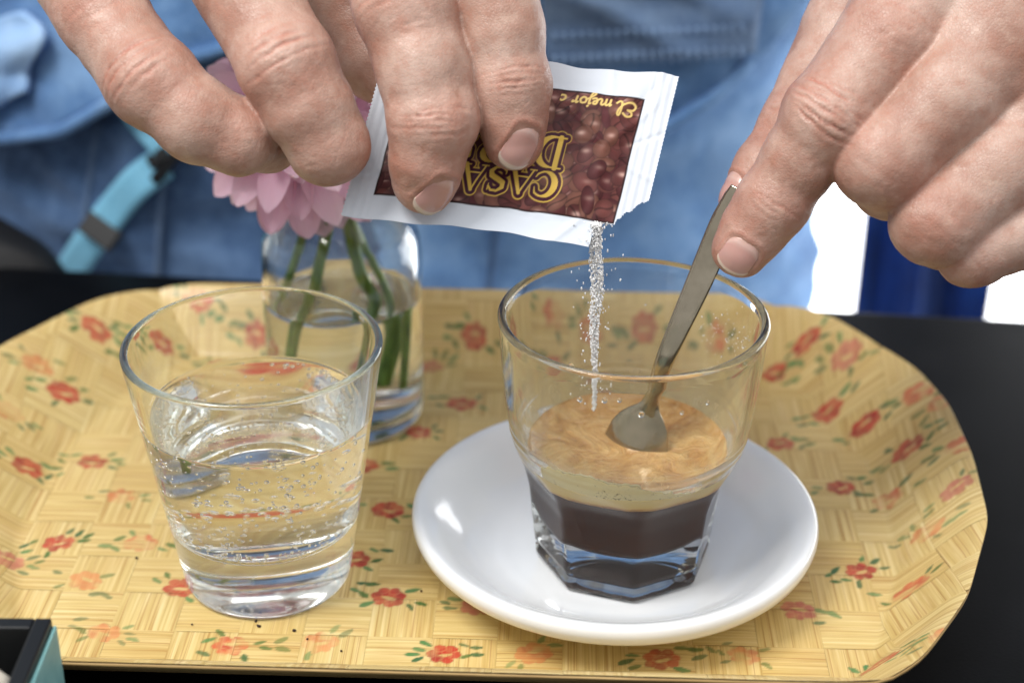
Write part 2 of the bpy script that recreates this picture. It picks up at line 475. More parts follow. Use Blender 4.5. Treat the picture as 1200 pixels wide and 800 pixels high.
o = mobj('saucer', V, F, M_CHINA, loc=SC)
tag(o, 'round white porcelain saucer under the coffee glass', 'saucer')

# --- faceted coffee glass
def _sm(pts):
    zz = np.linspace(pts[0][0], pts[-1][0], 400); y = np.interp(zz, [p[0] for p in pts], [p[1] for p in pts]); k = np.hanning(27); k /= k.sum()
    y2 = np.convolve(np.pad(y, 13, mode='reflect', reflect_type='odd'), k, 'valid'); return lambda z: float(np.interp(z, zz, y2))
GC = np.array([34.0, 415.0, 9.0])
circ = _sm([(0, 26.0), (2, 26.8), (10, 27.3), (26, 28.9), (32, 30.1), (37, 31.9), (42, 33.7), (47, 34.9), (54, 35.9), (64, 36.9), (81, 38)])
apo = _sm([(0, 24.2), (10, 25.1), (26, 26.7), (32, 28.2), (37, 30.8), (41, 33.6), (46, 38.5)])
GA = math.radians(-67.5+4)
def facet(r, z, th):
    if z < 46 and r > circ(z)-1.9:
        d = (th-GA+math.pi/8) % (math.pi/4)-math.pi/8
        k = r-circ(z)
        rr = apo(z)/math.cos(d)+k
        # soft minimum keeps the facet edges slightly rounded
        a, b = rr, r; h = .35
        return (a+b-math.sqrt((a-b)**2+h*h))/2+h*.25
    return r
outer = [(0, 5.0), (3, 4.95), (6, 4.75), (9, 4.35), (12, 3.8), (15, 3.0), (18, 1.9), (20, 1.1), (21.5, .5), (23.2, 0), (24.6, .15)]+[(circ(z)-dk, z) for z, dk in ((1.0, .35), (2.0, 0), (4.4, 0), (5.2, .7), (5.9, .7), (6.7, 0))]
outer += [(circ(z), z) for z in np.arange(8, 42, 1.0)]
outer += [(circ(z)+(.10*math.sin((z-42)*2.1) if z < 48 else 0), z) for z in np.arange(42, 49, .5)]+[(circ(z), z) for z in np.arange(50, 80, 2.0)]
rim = [(36.95+1.25*math.cos(a), 80.1+1.25*math.sin(a)) for a in np.linspace(-.1, math.pi+.1, 14)]
cin0 = _sm([(16.5, 22.9), (20, 23.7), (26, 24.8), (32, 26.4), (37, 28.6), (42, 30.9), (47, 32.4), (54, 33.5), (64, 34.5), (81, 35.75)])
cinl = lin([(13, 12), (13.4, 17), (14.4, 20.8), (16.5, 22.9)])
cin = lambda z: cinl(z) if z < 16.5 else cin0(z)
inner = [(cin(z), z) for z in list(np.arange(78, 17, -1.0))+[16.5, 15.4, 14.4, 13.7]]+[(17, 13.3), (10, 13.05), (0, 13)]
V, F = lathe(outer+rim+inner, NG, facet)
# inside face: film of coffee oil and condensation
t = NT('filmed_glass'); t.n.remove(t.b)
oc = t.obj()
f1 = t.noise(oc, 260, 4, .65); f2 = t.noise(t.mapping(oc, (1, 1, .35)), 90, 3, .6)
g = t.node('ShaderNodeBsdfGlass', {'Color': (.985, .995, .99), 'Roughness': .02, 'IOR': 1.37})
df = t.node('ShaderNodeBsdfDiffuse', {'Color': srgb(226, 208, 176)}); tr = t.node('ShaderNodeBsdfTranslucent', {'Color': srgb(226, 208, 176)})
mx = t.node('ShaderNodeMixShader', {0: .5, 1: df.outputs[0], 2: tr.outputs[0]})
zz = t.node('ShaderNodeSeparateXYZ', {0: oc}).outputs[2]
low = t.node('ShaderNodeMapRange', {0: zz, 1: 40*S, 2: 72*S, 3: .40, 4: .06}).outputs[0]
fac = t.math('MULTIPLY', low, t.ramp(t.math('ADD', t.math('MULTIPLY', f1, .5), t.math('MULTIPLY', f2, .5)), [(.3, (.45,)*3), (.7, (1.3,)*3)]))
m2 = t.node('ShaderNodeMixShader', {0: fac, 1: g.outputs[0], 2: mx.outputs[0]})
t.l.new(m2.outputs[0], t.out.inputs[0]); M_FILM = t.m
cg = empty('coffee_glass', 'clear tumbler with octagonal faceted base holding black coffee, on the white saucer', 'glass', loc=GC)
V = [(x, y, z+(.18*abs(math.sin(8*math.atan2(y, x)))*sstep(3, 14, math.hypot(x, y))*sstep(24.5, 21, math.hypot(x, y)) if z < 5.1 and math.hypot(x, y) < 24 else 0)) for x, y, z in V]   # cut star under the base
M_GLASS2 = glass_mat('pressed_glass', 1.37, (.985, .995, .99))
M_SCUFF = glass_mat('scuffed_base', 1.37, (.985, .995, .99), .09)
go = mobj('glass_body', V, F, [M_GLASS2, M_FILM, M_SCUFF], cg)
n_out = len(outer)+len(rim)
nf_ring = []
mi = np.zeros(len(go.data.polygons), np.int32)
for p in go.data.polygons:
    c = p.center/S; r = math.hypot(c.x, c.y)
    if c.z < 5.2 and r < 22: mi[p.index] = 2
    if c.z > 36 and c.z < 79 and r < cin(c.z)+.4: mi[p.index] = 1
go.data.polygons.foreach_set('material_index', mi)
# condensation drops on the inner wall
M_DROP = glass_mat('drop', 1.33)
def dome(r, flat=.5, sub=2):
    bm = bmesh.new(); bmesh.ops.create_icosphere(bm, subdivisions=sub, radius=r)
    V = [(v.co.x, v.co.y, v.co.z*flat) for v in bm.verts]; F = [tuple(v.index for v in f.verts) for f in bm.faces]; bm.free(); return np.array(V), F
def scatter_drops(name, specs, parent, mat):
    VV, FF = [], []
    for (pos, nrm, r) in specs:
        d, f = dome(r); z = np.array(nrm, float); z /= np.linalg.norm(z)
        x = np.cross(z, (0, 0, 1.)); x /= np.linalg.norm(x)+1e-9; y = np.cross(z, x)
        off = len(VV); VV += list(np.array(pos)+d[:, :1]*x+d[:, 1:2]*y*1.15+d[:, 2:]*z); FF += [tuple(i+off for i in q) for q in f]
    o = mobj(name, VV, FF, mat, parent); o['kind'] = 'stuff'; return o
sp = []
for _ in range(110):
    a = random.gauss(math.radians(28), .28); z = random.gauss(66, 5)
    if not 52 < z < 77: continue
    r = cin(z)-.02; sp.append(((r*math.cos(a), r*math.sin(a), z), (-math.cos(a), -math.sin(a), 0), random.choice((.15, .18, .22, .3))))
for (px, py, rr) in [(682, 465, .8), (712, 461, .8), (750, 475, .9), (728, 459, .6), (794, 477, .55), (830, 472, .6), (668, 430, .9)]:
    q = at_y(px, py, GC[1]-31)-GC; a = math.atan2(q[1], q[0]); z = q[2]
    r = cin(min(z, 79)); sp.append(((r*math.cos(a), r*math.sin(a), z), (-math.cos(a), -math.sin(a), 0), rr))
scatter_drops('condensation_drops', sp, cg, M_DROP)

# --- coffee
cof = empty('coffee', 'black coffee with tan crema in the faceted glass', 'coffee', loc=GC)
t = NT('black_coffee'); t.set(Base_Color=srgb(60, 28, 8), Roughness=.3, Specular_IOR_Level=.1); M_COF = t.m
ZD, ZC = 34.6, 36.6
pr_ = [(0, 13.0-.1), (10, 12.95), (17, 13.2)]+[(cin(z)+.12, z) for z in [13.7, 14.4, 15.4, 16.5]+list(np.arange(18, ZD, 1.0))+[ZD]]+[(0, ZD)]
V, F = lathe(pr_, NG); mobj('liquid', V, F, M_COF, cof)
t = NT('crema_top'); oc = t.obj()
a1 = t.noise(oc, 85, 5, .65, 1.6); a2 = t.noise(oc, 420, 3, .6); vz = t.voro(oc, 900)
c = t.ramp(a1, [(.30, srgb(162, 106, 50)), (.46, srgb(196, 144, 80)), (.62, srgb(216, 174, 110)), (.78, srgb(230, 202, 146))])
c = t.mix(t.math('MULTIPLY', t.ramp(a2, [(.55, (0,)*3), (.75, (1,)*3)]), .35), c, srgb(238, 212, 160))
t.set(Base_Color=c, Roughness=.10, Specular_IOR_Level=.6, Normal=t.bump(a1, .7, .006, t.bump(vz, .25, .0006)), Coat_Weight=.5, Coat_Roughness=.06); M_CTOP = t.m
t = NT('crema_side'); oc = t.obj()
a1 = t.noise(t.mapping(oc, (1, 1, 1.6)), 150, 4, .6); zz = t.node('ShaderNodeSeparateXYZ', {0: oc}).outputs[2]
k = t.node('ShaderNodeMapRange', {0: t.math('ADD', zz, t.math('MULTIPLY', t.math('SUBTRACT', a1, .5), .0035)), 1: 34.4*S, 2: 39.4*S}).outputs[0]
c = t.ramp(k, [(0, srgb(150, 98, 44)), (.14, srgb(192, 142, 70)), (.34, srgb(216, 186, 112)), (1, srgb(222, 200, 138))])
t.set(Base_Color=c, Roughness=.4); M_CSIDE = t.m
pr_ = [(0, ZD+.02)]+[(cin(z)+.10, z) for z in np.linspace(ZD+.02, 39.4, 10)]
topp = [(cin(39.4)-.25, 39.6), (cin(39)-.8, 38.8), (cin(38)-1.4, 37.7), (cin(36)-2.4, ZC+.35), (cin(36)-5, ZC+.05), (20, ZC), (15, ZC-.1), (8, ZC), (0, ZC)]
V, F = lathe(pr_+topp, NG)
co = mobj('crema', V, F, [M_CSIDE, M_CTOP], cof)
mi = np.array([1 if (p.normal.z > .35) else 0 for p in co.data.polygons], np.int32); co.data.polygons.foreach_set('material_index', mi)
# froth clinging to the near wall, above the crema
t = NT('grey_froth'); oc = t.obj()
v1 = t.noise(oc, 1100, 4, .7); v2 = t.noise(oc, 110, 2)
c = t.mix(t.ramp(t.math('MULTIPLY', v1, t.math('ADD', v2, .45)), [(.58, (0,)*3), (.70, (1,)*3)]), srgb(226, 212, 166), srgb(128, 112, 76))
t.set(Base_Color=c, Roughness=.5); M_FROTH = t.m
VV, FF = [], []; nu, nv = 60, 14
for i in range(nu):
    s_ = i/(nu-1); a = math.radians(-142+s_*92)
    hi = 40.2+7.4*math.sin(math.pi*min(1, s_*1.15+.08))**.6*(1-.55*s_)+.3*math.sin(i*1.7)+.5*math.sin(i*.43)
    for j in range(nv):
        z = 38.4+(hi-38.4)*j/(nv-1); r = cin(z)+.07-.22*(j == nv-1)
        VV.append((r*math.cos(a), r*math.sin(a), z))
fo = mobj('froth_patch', VV, grid_faces(nu, nv), M_FROTH, cof)
m = fo.modifiers.new('thick', 'SOLIDIFY'); m.thickness = .5*S; m.offset = 1 if False else -1

# --- spoon
t = NT('worn_steel'); oc = t.obj()
n1 = t.noise(oc, 60, 4, .6); n2 = t.noise(t.mapping(oc, (1, 1, .1)), 1800, 2)
t.set(Base_Color=t.ramp(n1, [(.3, srgb(150, 138, 118)), (.7, srgb(196, 184, 164))]), Metallic=1.0, Roughness=t.ramp(n1, [(.3, (.09,)*3), (.7, (.17,)*3)]), Normal=t.bump(n2, .08, .0002))
M_STEEL = t.m
hp = np.array([at(869, 222, 461), at(862, 237, 462), at(846, 268, 464), at(815, 340, 469), at(783, 412, 475), at(770, 448, 480), at(758, 486, 485), at(745, 520, 489), at(729, 556, 492), at(714, 590, 494)])
path = spline(hp, 90)
T = np.gradient(path, axis=0); T /= np.linalg.norm(T, axis=1)[:, None]
L = np.r_[0, np.cumsum(np.linalg.norm(np.diff(path, axis=0), axis=1))]; Lf = L/L[-1]
hw = np.interp(Lf, [0, .03, .10, .3, .56, .645, .675, .70, .73, .77, .83, .89, .95, .985, 1], [3.3, 4.1, 4.3, 3.8, 2.7, 2.4, 3.0, 5.6, 8.0, 9.7, 10.2, 9.2, 6.2, 3.2, .6])
th_ = np.interp(Lf, [0, .1, .5, .6, .7, 1], [.7, 1.15, 1.2, 1.2, .5, .4])
dish = np.interp(Lf, [0, .3, .6, .7, .80, .92, 1], [-.4, -.5, -.3, .8, 3.6, 2.2, 0])
side = np.cross(T, FW); side /= np.linalg.norm(side, axis=1)[:, None]
side = side*.93+np.cross(T, side)*.36; side /= np.linalg.norm(side, axis=1)[:, None]
nrm = np.cross(side, T)
VV = []; K = 20
for i in range(len(path)):
    for k in range(K):
        a = 2*math.pi*k/K; x = math.cos(a); y = math.sin(a)
        d = dish[i]*(x*x-1)*1.0
        VV.append(path[i]+side[i]*x*hw[i]+nrm[i]*(y*th_[i]+d))
FF = [(i*K+k, i*K+(k+1) % K, (i+1)*K+(k+1) % K, (i+1)*K+k) for i in range(len(path)-1) for k in range(K)]
FF += [tuple(range(K))[::-1], tuple(range((len(path)-1)*K, len(path)*K))]
VV = np.array(VV)
sp = empty('teaspoon', 'small steel teaspoon pinched in the fingers and dipped in the coffee', 'spoon', loc=path[40])
cut = 51
f_h = [f for f in FF if max(f) < (cut+1)*K]; f_b = [f for f in FF if not max(f) < (cut+1)*K]
mobj('handle', VV[:(cut+1)*K]-path[40], f_h, M_STEEL, sp)
mobj('bowl', VV[cut*K:]-path[40], [tuple(i-cut*K for i in f) for f in f_b if min(f) >= cut*K], M_STEEL, sp)

# --- water in a glass with its own interfaces
def filled(name, label, loc, outer, inner_fn, zs_in, lvl, zb, wname, wlabel, cat='glass', body='glass_body', menis=.7):
    """outer: profile from the bottom axis up over the rim; inner wall above the level belongs to the glass, below it to the water"""
    zc = lvl+menis
    ins = [(inner_fn(z), z) for z in zs_in if z > zc+.3]+[(inner_fn(zc), zc)]
    V, F = lathe(outer+ins, NG)
    e = empty(name, label, cat, loc=loc); gb = mobj(body, V, F, [M_GLASS, M_SCUFF], e)
    gb.data.polygons.foreach_set('material_index', np.array([1 if (p.normal.z < -.8 and math.hypot(p.center.x, p.center.y)/S < 21.5) else 0 for p in gb.data.polygons], np.int32))
    below = [z for z in zs_in if zb+.5 < z < zc-.3][::-1]
    r0 = inner_fn(zb+.5)
    side = [(0, zb), (r0*.5, zb+.02), (r0*.82, zb+.12), (r0*.95, zb+.3)]+[(inner_fn(z), z) for z in below]+[(inner_fn(zc), zc)]
    R = inner_fn(lvl)
    top = [(R-.35, lvl+menis*.55), (R-.9, lvl+menis*.24), (R-1.9, lvl+.07), (R-3.5, lvl), (R*.5, lvl), (0, lvl)]
    V, F = lathe(side+top, NG)
    e2 = empty(wname, wlabel, 'water', loc=loc); e2['kind'] = 'thing'
    wo = mobj('water_body', V, F, [M_GLASS_IN, M_WATER], e2)
    mi = np.zeros(len(F), np.int32); mi[-(len(top))*NG:] = 1
    wo.data.polygons.foreach_set('material_index', mi)
    return e, e2
WC = np.array([-73.0, 411.5, FLOOR+.45])
win = lin([(18.6, 16), (19.2, 20.5), (20.5, 23.0), (23, 24.5), (30, 26.3), (50, 29.9), (77, 34.4)])
outer = [(0, 5.5), (4, 5.4), (8, 4.9), (12, 4.0), (16, 2.7), (19, 1.5), (21.5, .5), (23.2, 0), (24.3, .5), (24.9, 1.8)]+[(24.9+(36.5-24.9)*(z-1.8)/(76-1.8), z) for z in np.arange(4, 76.5, 2.0)]
rim = [(35.5+1.12*math.cos(a), 77.3+1.12*math.sin(a)) for a in np.linspace(-.15, math.pi+.1, 14)]
zs = list(np.arange(75, 24, -1.5))+[23.5, 22, 21, 20.2, 19.6, 19.2]
wg, wt = filled('water_glass', 'clear tapered tumbler of sparkling water with thick base, left of the saucer', WC, outer+rim, win, zs, 56.5, 18.6,
                'sparkling_water', 'sparkling water full of tiny bubbles in the tapered tumbler')
VV, FF = [], []
bm = bmesh.new(); bmesh.ops.create_icosphere(bm, subdivisions=2, radius=1); U_S = np.array([v.co[:] for v in bm.verts]); F_S = np.array([[v.index for v in f.verts] for f in bm.faces]); bm.free()
def addb(p, r):
    FF.append(F_S+len(VV)*len(U_S)); VV.append(U_S*r+np.array(p))
for _ in range(400):
    z = random.uniform(21, 54); a = random.uniform(0, 2*math.pi)
    r = (win(z)-random.uniform(.5, 1.2)) if random.random() < .62 else win(z)*math.sqrt(random.random())*.95
    addb((r*math.cos(a), r*math.sin(a), z), random.choice((.26, .34, .42, .52, .7)))
for _ in range(170):       # ring on the bottom
    a = random.uniform(0, 2*math.pi); r = 22.3-abs(random.gauss(0, 1.6)); addb((r*math.cos(a), r*math.sin(a), 20.6+random.uniform(0, 2.2)), random.choice((.36, .46, .58, .75)))
for _ in range(70):
    r = 22*math.sqrt(random.random()); a = random.uniform(0, 6.283); addb((r*math.cos(a), r*math.sin(a), 19.6), random.choice((.25, .35, .45)))
for _ in range(46):        # at the surface
    a = random.uniform(0, 6.283); r = win(55)-random.uniform(.9, 3.5); addb((r*math.cos(a), r*math.sin(a), 55.6), random.choice((.4, .55, .75)))
o = mobj('bubbles', np.vstack(VV), np.vstack(FF), M_BUBBLE, wt); o['kind'] = 'stuff'

# --- flower vase: small glass bottle, behind the water glass
VC = np.array([-58.0, 509.0, FLOOR+.45])
vin = lin([(4.2, 18), (5, 22.5), (7, 24.6), (12, 24.9), (60, 25.1), (66, 24.4), (72, 21.5), (77, 16.5), (80, 13.8), (90, 13.2)])
vo = lin([(0, 24.5), (1.5, 26.6), (8, 27), (62, 27.1), (68, 26.3), (74, 23.2), (79, 18), (82, 15.6), (89, 15.2), (91, 16.2)])
outer = [(0, 1.8), (18, 1.4), (22, .2), (24, 0)]+[(vo(z), z) for z in [.6, 1.5, 3, 8, 14, 20, 26, 32, 38, 44, 50, 56, 62, 65, 68, 70, 72, 74, 76, 78, 80, 82, 85, 88]]
rim = [(16.3, 89.5), (16.6, 91), (16, 92.2), (14.8, 92.4), (13.6, 91.6)]
zs = [90, 86, 82, 80, 78, 76, 74, 72, 69, 66, 63, 60, 54, 48, 44, 40, 34, 28, 22, 16, 12, 9, 7, 6, 5, 4.8]
vg, vw = filled('flower_vase', 'small round-shouldered glass bottle holding the pink flower, behind the water tumbler', VC, outer+rim, vin, zs, 46.0, 4.2,
                'vase_water', 'clear water around green stems in the flower bottle', 'vase', 'bottle_body', 1.0)

# --- pink chrysanthemum
FC = at(346, 140, 530)
fdir = np.array([-.10, -.72, .66]); fdir /= np.linalg.norm(fdir)
fl = empty('pink_flower', 'pink many-petalled flower in the glass bottle, half hidden by the pouring hand', 'flower', loc=FC)
t = NT('pink_petal'); pu = t.attr('pu', 'Vector'); rnd = t.node('ShaderNodeObjectInfo').outputs['Random']
sx = t.node('ShaderNodeSeparateXYZ', {0: pu})
st = t.noise(t.mapping(pu, (1.5, 14, 1)), 1.0, 2)
c = t.ramp(sx.outputs[0], [(0, srgb(216, 132, 178)), (.4, srgb(236, 178, 208)), (1, srgb(246, 216, 229))])
c = t.mix(t.math('MULTIPLY', t.ramp(st, [(.35, (0,)*3), (.65, (1,)*3)]), .5), c, srgb(250, 228, 236)); c = t.mix(t.math('MULTIPLY', rnd, .35), c, srgb(230, 164, 202))
t.set(Base_Color=c, Roughness=.55, Subsurface_Weight=.3, Subsurface_Radius=(.004, .0025, .003), Subsurface_Scale=.5, Normal=t.bump(st, .3, .0006)); M_PETAL = t.m
def petal_mesh(Lp, W, curl, cup, seed):
    nu, nv = 18, 7; VV = []; uv = []
    for i in range(nu):
        s_ = (i/(nu-1))**.8; wdt = W*(.28+.72*math.sin(math.pi/2*min(1, s_/.62)))*math.sqrt(max(.03, 1-max(0, (s_-.62)/.38)**2.3))
        for j in range(nv):
            q = 2*j/(nv-1)-1
            x = Lp*s_; y = q*wdt; z = curl*s_*s_*Lp+cup*wdt*(q*q-.3)+.3*math.sin(q*6+seed)*s_
            x -= .012*Lp*abs(q)**2*s_; VV.append((x, y, z)); uv.append((s_, q, seed))
    me = mesh_np('petal', VV, grid_faces(nu, nv)); me.materials.append(M_PETAL); set_v(me, 'pu', uv); return me
pm = [petal_mesh(33.5, 5.8, c_, cp, k) for k, (c_, cp) in enumerate([(-.22, .35), (-.10, .5), (.1, .55), (-.32, .3), (-.05, .2)])]
fx = np.cross(fdir, (0, 0, 1.)); fx /= np.linalg.norm(fx); fy = np.cross(fdir, fx)
for (n_, el, ln, ph) in [(17, -38, 1.08, 0), (19, -20, 1.06, .15), (19, 0, 1.0, .3), (17, 20, .92, .05), (14, 40, .8, .2), (10, 60, .62, .4), (6, 78, .45, 0)]:
    for k in range(n_):
        a = 2*math.pi*(k+ph+random.uniform(-.2, .2))/n_; e_ = math.radians(el+random.uniform(-7, 7))
        d = (fx*math.cos(a)+fy*math.sin(a))*math.cos(e_)+fdir*math.sin(e_)
        z = -(fx*math.cos(a)+fy*math.sin(a))*math.sin(e_)+fdir*math.cos(e_); y = np.cross(z, d)
        sc = ln*random.uniform(.9, 1.07)
        o = bpy.data.objects.new('petal', pm[random.randrange(5)]); link(o, fl)
        o.matrix_local = Matrix(((d[0]*sc, y[0]*sc, z[0]*sc, d[0]*2*S), (d[1]*sc, y[1]*sc, z[1]*sc, d[1]*2*S), (d[2]*sc, y[2]*sc, z[2]*sc, d[2]*2*S), (0, 0, 0, 1)))
t = NT('green_stem'); n1 = t.noise(t.mapping(t.obj(), (600, 600, 60)), 1.0, 3)
t.set(Base_Color=t.ramp(n1, [(.3, srgb(58, 96, 30)), (.7, srgb(112, 150, 62))]), Roughness=.45, Specular_IOR_Level=.4); M_STEM = t.m
for pts, r in [([FC-fdir*3, at_y(386, 236, 497), at_y(372, 320, 505), at_y(352, 430, 499), VC+np.array([-12, -6, 7])], 1.9),
               ([at_y(372, 215, 512), at_y(352, 285, 512), at_y(330, 350, 508), at_y(318, 415, 504), VC+np.array([-20, -3, 10])], 1.5),
               ([at_y(395, 225, 510), at_y(428, 290, 512), at_y(455, 350, 512), VC+np.array([17, -6, 14])], 1.4),
               ([at_y(400, 230, 514), at_y(420, 310, 516), at_y(440, 370, 518), VC+np.array([8, 4, 12])], 2.3)]:
    V, F = tube(spline(np.array(pts), 26)-FC, r, 12); mobj('stem', V, F, M_STEM, fl)

# --- little box, near left corner
bx = empty('condiment_box', 'small open box, black inside and turquoise outside, in front of the tray', 'box', loc=(-114, 333, 0))
M_BLK = simple('black_lacquer', srgb(20, 22, 24), .32, Specular_IOR_Level=.4)
t = NT('turquoise_paint'); n1 = t.noise(t.obj(), 120, 4)
t.set(Base_Color=t.ramp(n1, [(.3, srgb(120, 178, 182)), (.7, srgb(148, 200, 200))]), Roughness=.5, Normal=t.bump(n1, .2, .0005)); M_TURQ = t.m
def wall(name, x0, x1, y0, y1, z0, z1, m):
    V, F = box_vf(x0, x1, y0, y1, z0, z1); return bevel(mobj(name, V, F, m, bx, smooth=False), .5, 2)
BW = 4.2; BZ = 45
wall('side_panel', -BW, 0, -96, 0, 1, BZ, M_BLK); wall('side_panel', -100, -100+BW, -96, 0, 1, BZ, M_BLK)
wall('end_panel', -100+BW+.05, -BW-.05, -BW, 0, 1, BZ-.02, M_BLK); wall('end_panel', -100+BW+.05, -BW-.05, -96, -96+BW, 1, BZ-.02, M_BLK)
wall('bottom_panel', -100+BW, -BW, -96+BW, -BW, 1, 5, M_BLK)
wall('outer_face', .03, 1.0, -96, 0, .6, BZ-2.2, M_TURQ)
wall('outer_face', -101, -100.03, -96, 0, .6, BZ-2.2, M_TURQ)
bm = bmesh.new(); bmesh.ops.create_icosphere(bm, subdivisions=3, radius=1)
V = np.array([v.co[:] for v in bm.verts]); F = np.array([[v.index for v in f.verts] for f in bm.faces]); bm.free()
V = V*np.array([8, 8, 19.5])*(1+.12*fbm(V*1.7, 3)[:, None])
q = at_y(3, 803, 314)
t = NT('pale_paper'); n1 = t.noise(t.obj(), 300, 4); t.set(Base_Color=t.ramp(n1, [(.3, srgb(206, 196, 180)), (.7, srgb(228, 222, 210))]), Roughness=.8, Normal=t.bump(n1, .4, .001))
o = mobj('paper_lump', V, F, t.m, loc=(q[0]-4, q[1], 5+20)); tag(o, 'pale crumpled paper lump inside the small black and turquoise box', 'paper')
# ------------------------------------------------------------------ sugar packet
pTL, pTR, pBR, pBL = at(452, 56, 463), at(796, 87, 463), at(746, 294, 453), at(400, 250, 451)
PW = np.linalg.norm(pTR-pTL); PH = np.linalg.norm(pBL-pTL)
pn = np.cross(pTR-pTL, pBL-pTL); pn /= np.linalg.norm(pn)
if np.dot(pn, FW) > 0: pn = -pn      # towards the viewer
PO = (pTL+pTR+pBR+pBL)/4
def seg_d(x, y, ax, ay, bx_, by_, wa, wb):
    dx, dy = bx_-ax, by_-ay; l2 = dx*dx+dy*dy+1e-12
    q = np.clip(((x-ax)*dx+(y-ay)*dy)/l2, 0, 1)
    return np.hypot(x-ax-q*dx, y-ay-q*dy)-(wa+(wb-wa)*q)
def arc(cx, cy, rx, ry, a0, a1, n, wf):
    out = []
    for k in range(n+1):
        a = math.radians(a0+(a1-a0)*k/n); out.append((cx+rx*math.cos(a), cy+ry*math.sin(a), wf(a)))
    return out
thick = lambda a: .028+.085*abs(math.cos(a))**1.5
GLY = {
 'C': [arc(.52, .5, .42, .47, 48, 312, 22, lambda a: .03+.09*max(0, -math.cos(a))), [(.80, .86, .03), (.84, .66, .015)], [(.80, .14, .03), (.86, .26, .015)]],
 'A': [[(.06, .02, .025), (.46, .98, .03)], [(.46, .98, .06), (.82, .02, .085)], [(.2, .34, .025), (.66, .34, .025)], [(-.04, .02, .022), (.2, .02, .022)], [(.64, .02, .022), (1.0, .02, .022)]],
 'S': [[(.74, .80, .03), (.62, .95, .035), (.40, .97, .04), (.20, .84, .07), (.22, .66, .09), (.44, .52, .1), (.68, .38, .1), (.74, .2, .075), (.58, .05, .045), (.34, .03, .035), (.16, .18, .03)], [(.75, .93, .02), (.74, .72, .015)], [(.15, .06, .02), (.16, .3, .015)]],
 'D': [[(.22, .02, .08), (.22, .98, .08)], [(.04, .98, .022), (.4, .98, .025)], [(.04, .02, .022), (.4, .02, .025)], arc(.38, .5, .46, .48, 90, -90, 18, lambda a: .025+.09*max(0, math.cos(a)))],
 'O': [arc(.5, .5, .42, .48, 0, 360, 28, thick)],
 'R': [[(.2, .02, .08), (.2, .98, .08)], arc(.34, .74, .34, .24, 90, -90, 10, lambda a: .025+.07*max(0, math.cos(a))), [(.42, .5, .05), (.86, .02, .08)], [(.04, .02, .022), (.4, .02, .022)], [(.04, .98, .022), (.4, .98, .022)]],
}
SCRIPT = [  # El mejor c , thin brush hand; x advances, y up, x-height 1
 [(1.5, 1.9), (1.0, 2.25), (.45, 2.0), (.5, 1.5), (1.0, 1.25)], [(1.0, 1.25), (.35, 1.1), (.1, .5), (.5, .02), (1.1, .1), (1.6, .5)],
 [(1.6, .4), (2.1, 1.4), (2.2, 2.1), (2.0, 2.3), (1.85, 1.6), (1.85, .3), (2.15, .0), (2.5, .4)],
 [(3.2, .9), (3.35, 1.0), (3.3, 0)], [(3.33, .6), (3.7, 1.0), (3.9, .8), (3.85, 0)], [(3.87, .6), (4.25, 1.0), (4.45, .8), (4.4, .2), (4.65, .05), (4.95, .35)],
 [(4.95, .45), (5.35, .6), (5.4, .95), (5.1, 1.0), (4.95, .5), (5.15, .05), (5.55, .15)],
 [(5.75, .95), (5.95, 1.0), (5.85, -.3), (5.6, -.95), (5.3, -.8), (5.6, -.3), (6.2, .3)], [(6.0, 1.45), (6.05, 1.5)],
 [(6.75, 1.0), (6.4, .85), (6.35, .25), (6.7, 0), (7.05, .4), (6.95, .9), (6.7, 1.0)], [(7.35, .9), (7.5, 1.05), (7.65, .85), (8.0, 1.0), (7.95, .8)], [(7.6, .85), (7.5, 0)],
 [(9.6, .8), (9.3, 1.0), (8.95, .6), (9.0, .1), (9.4, 0), (9.7, .25)]]
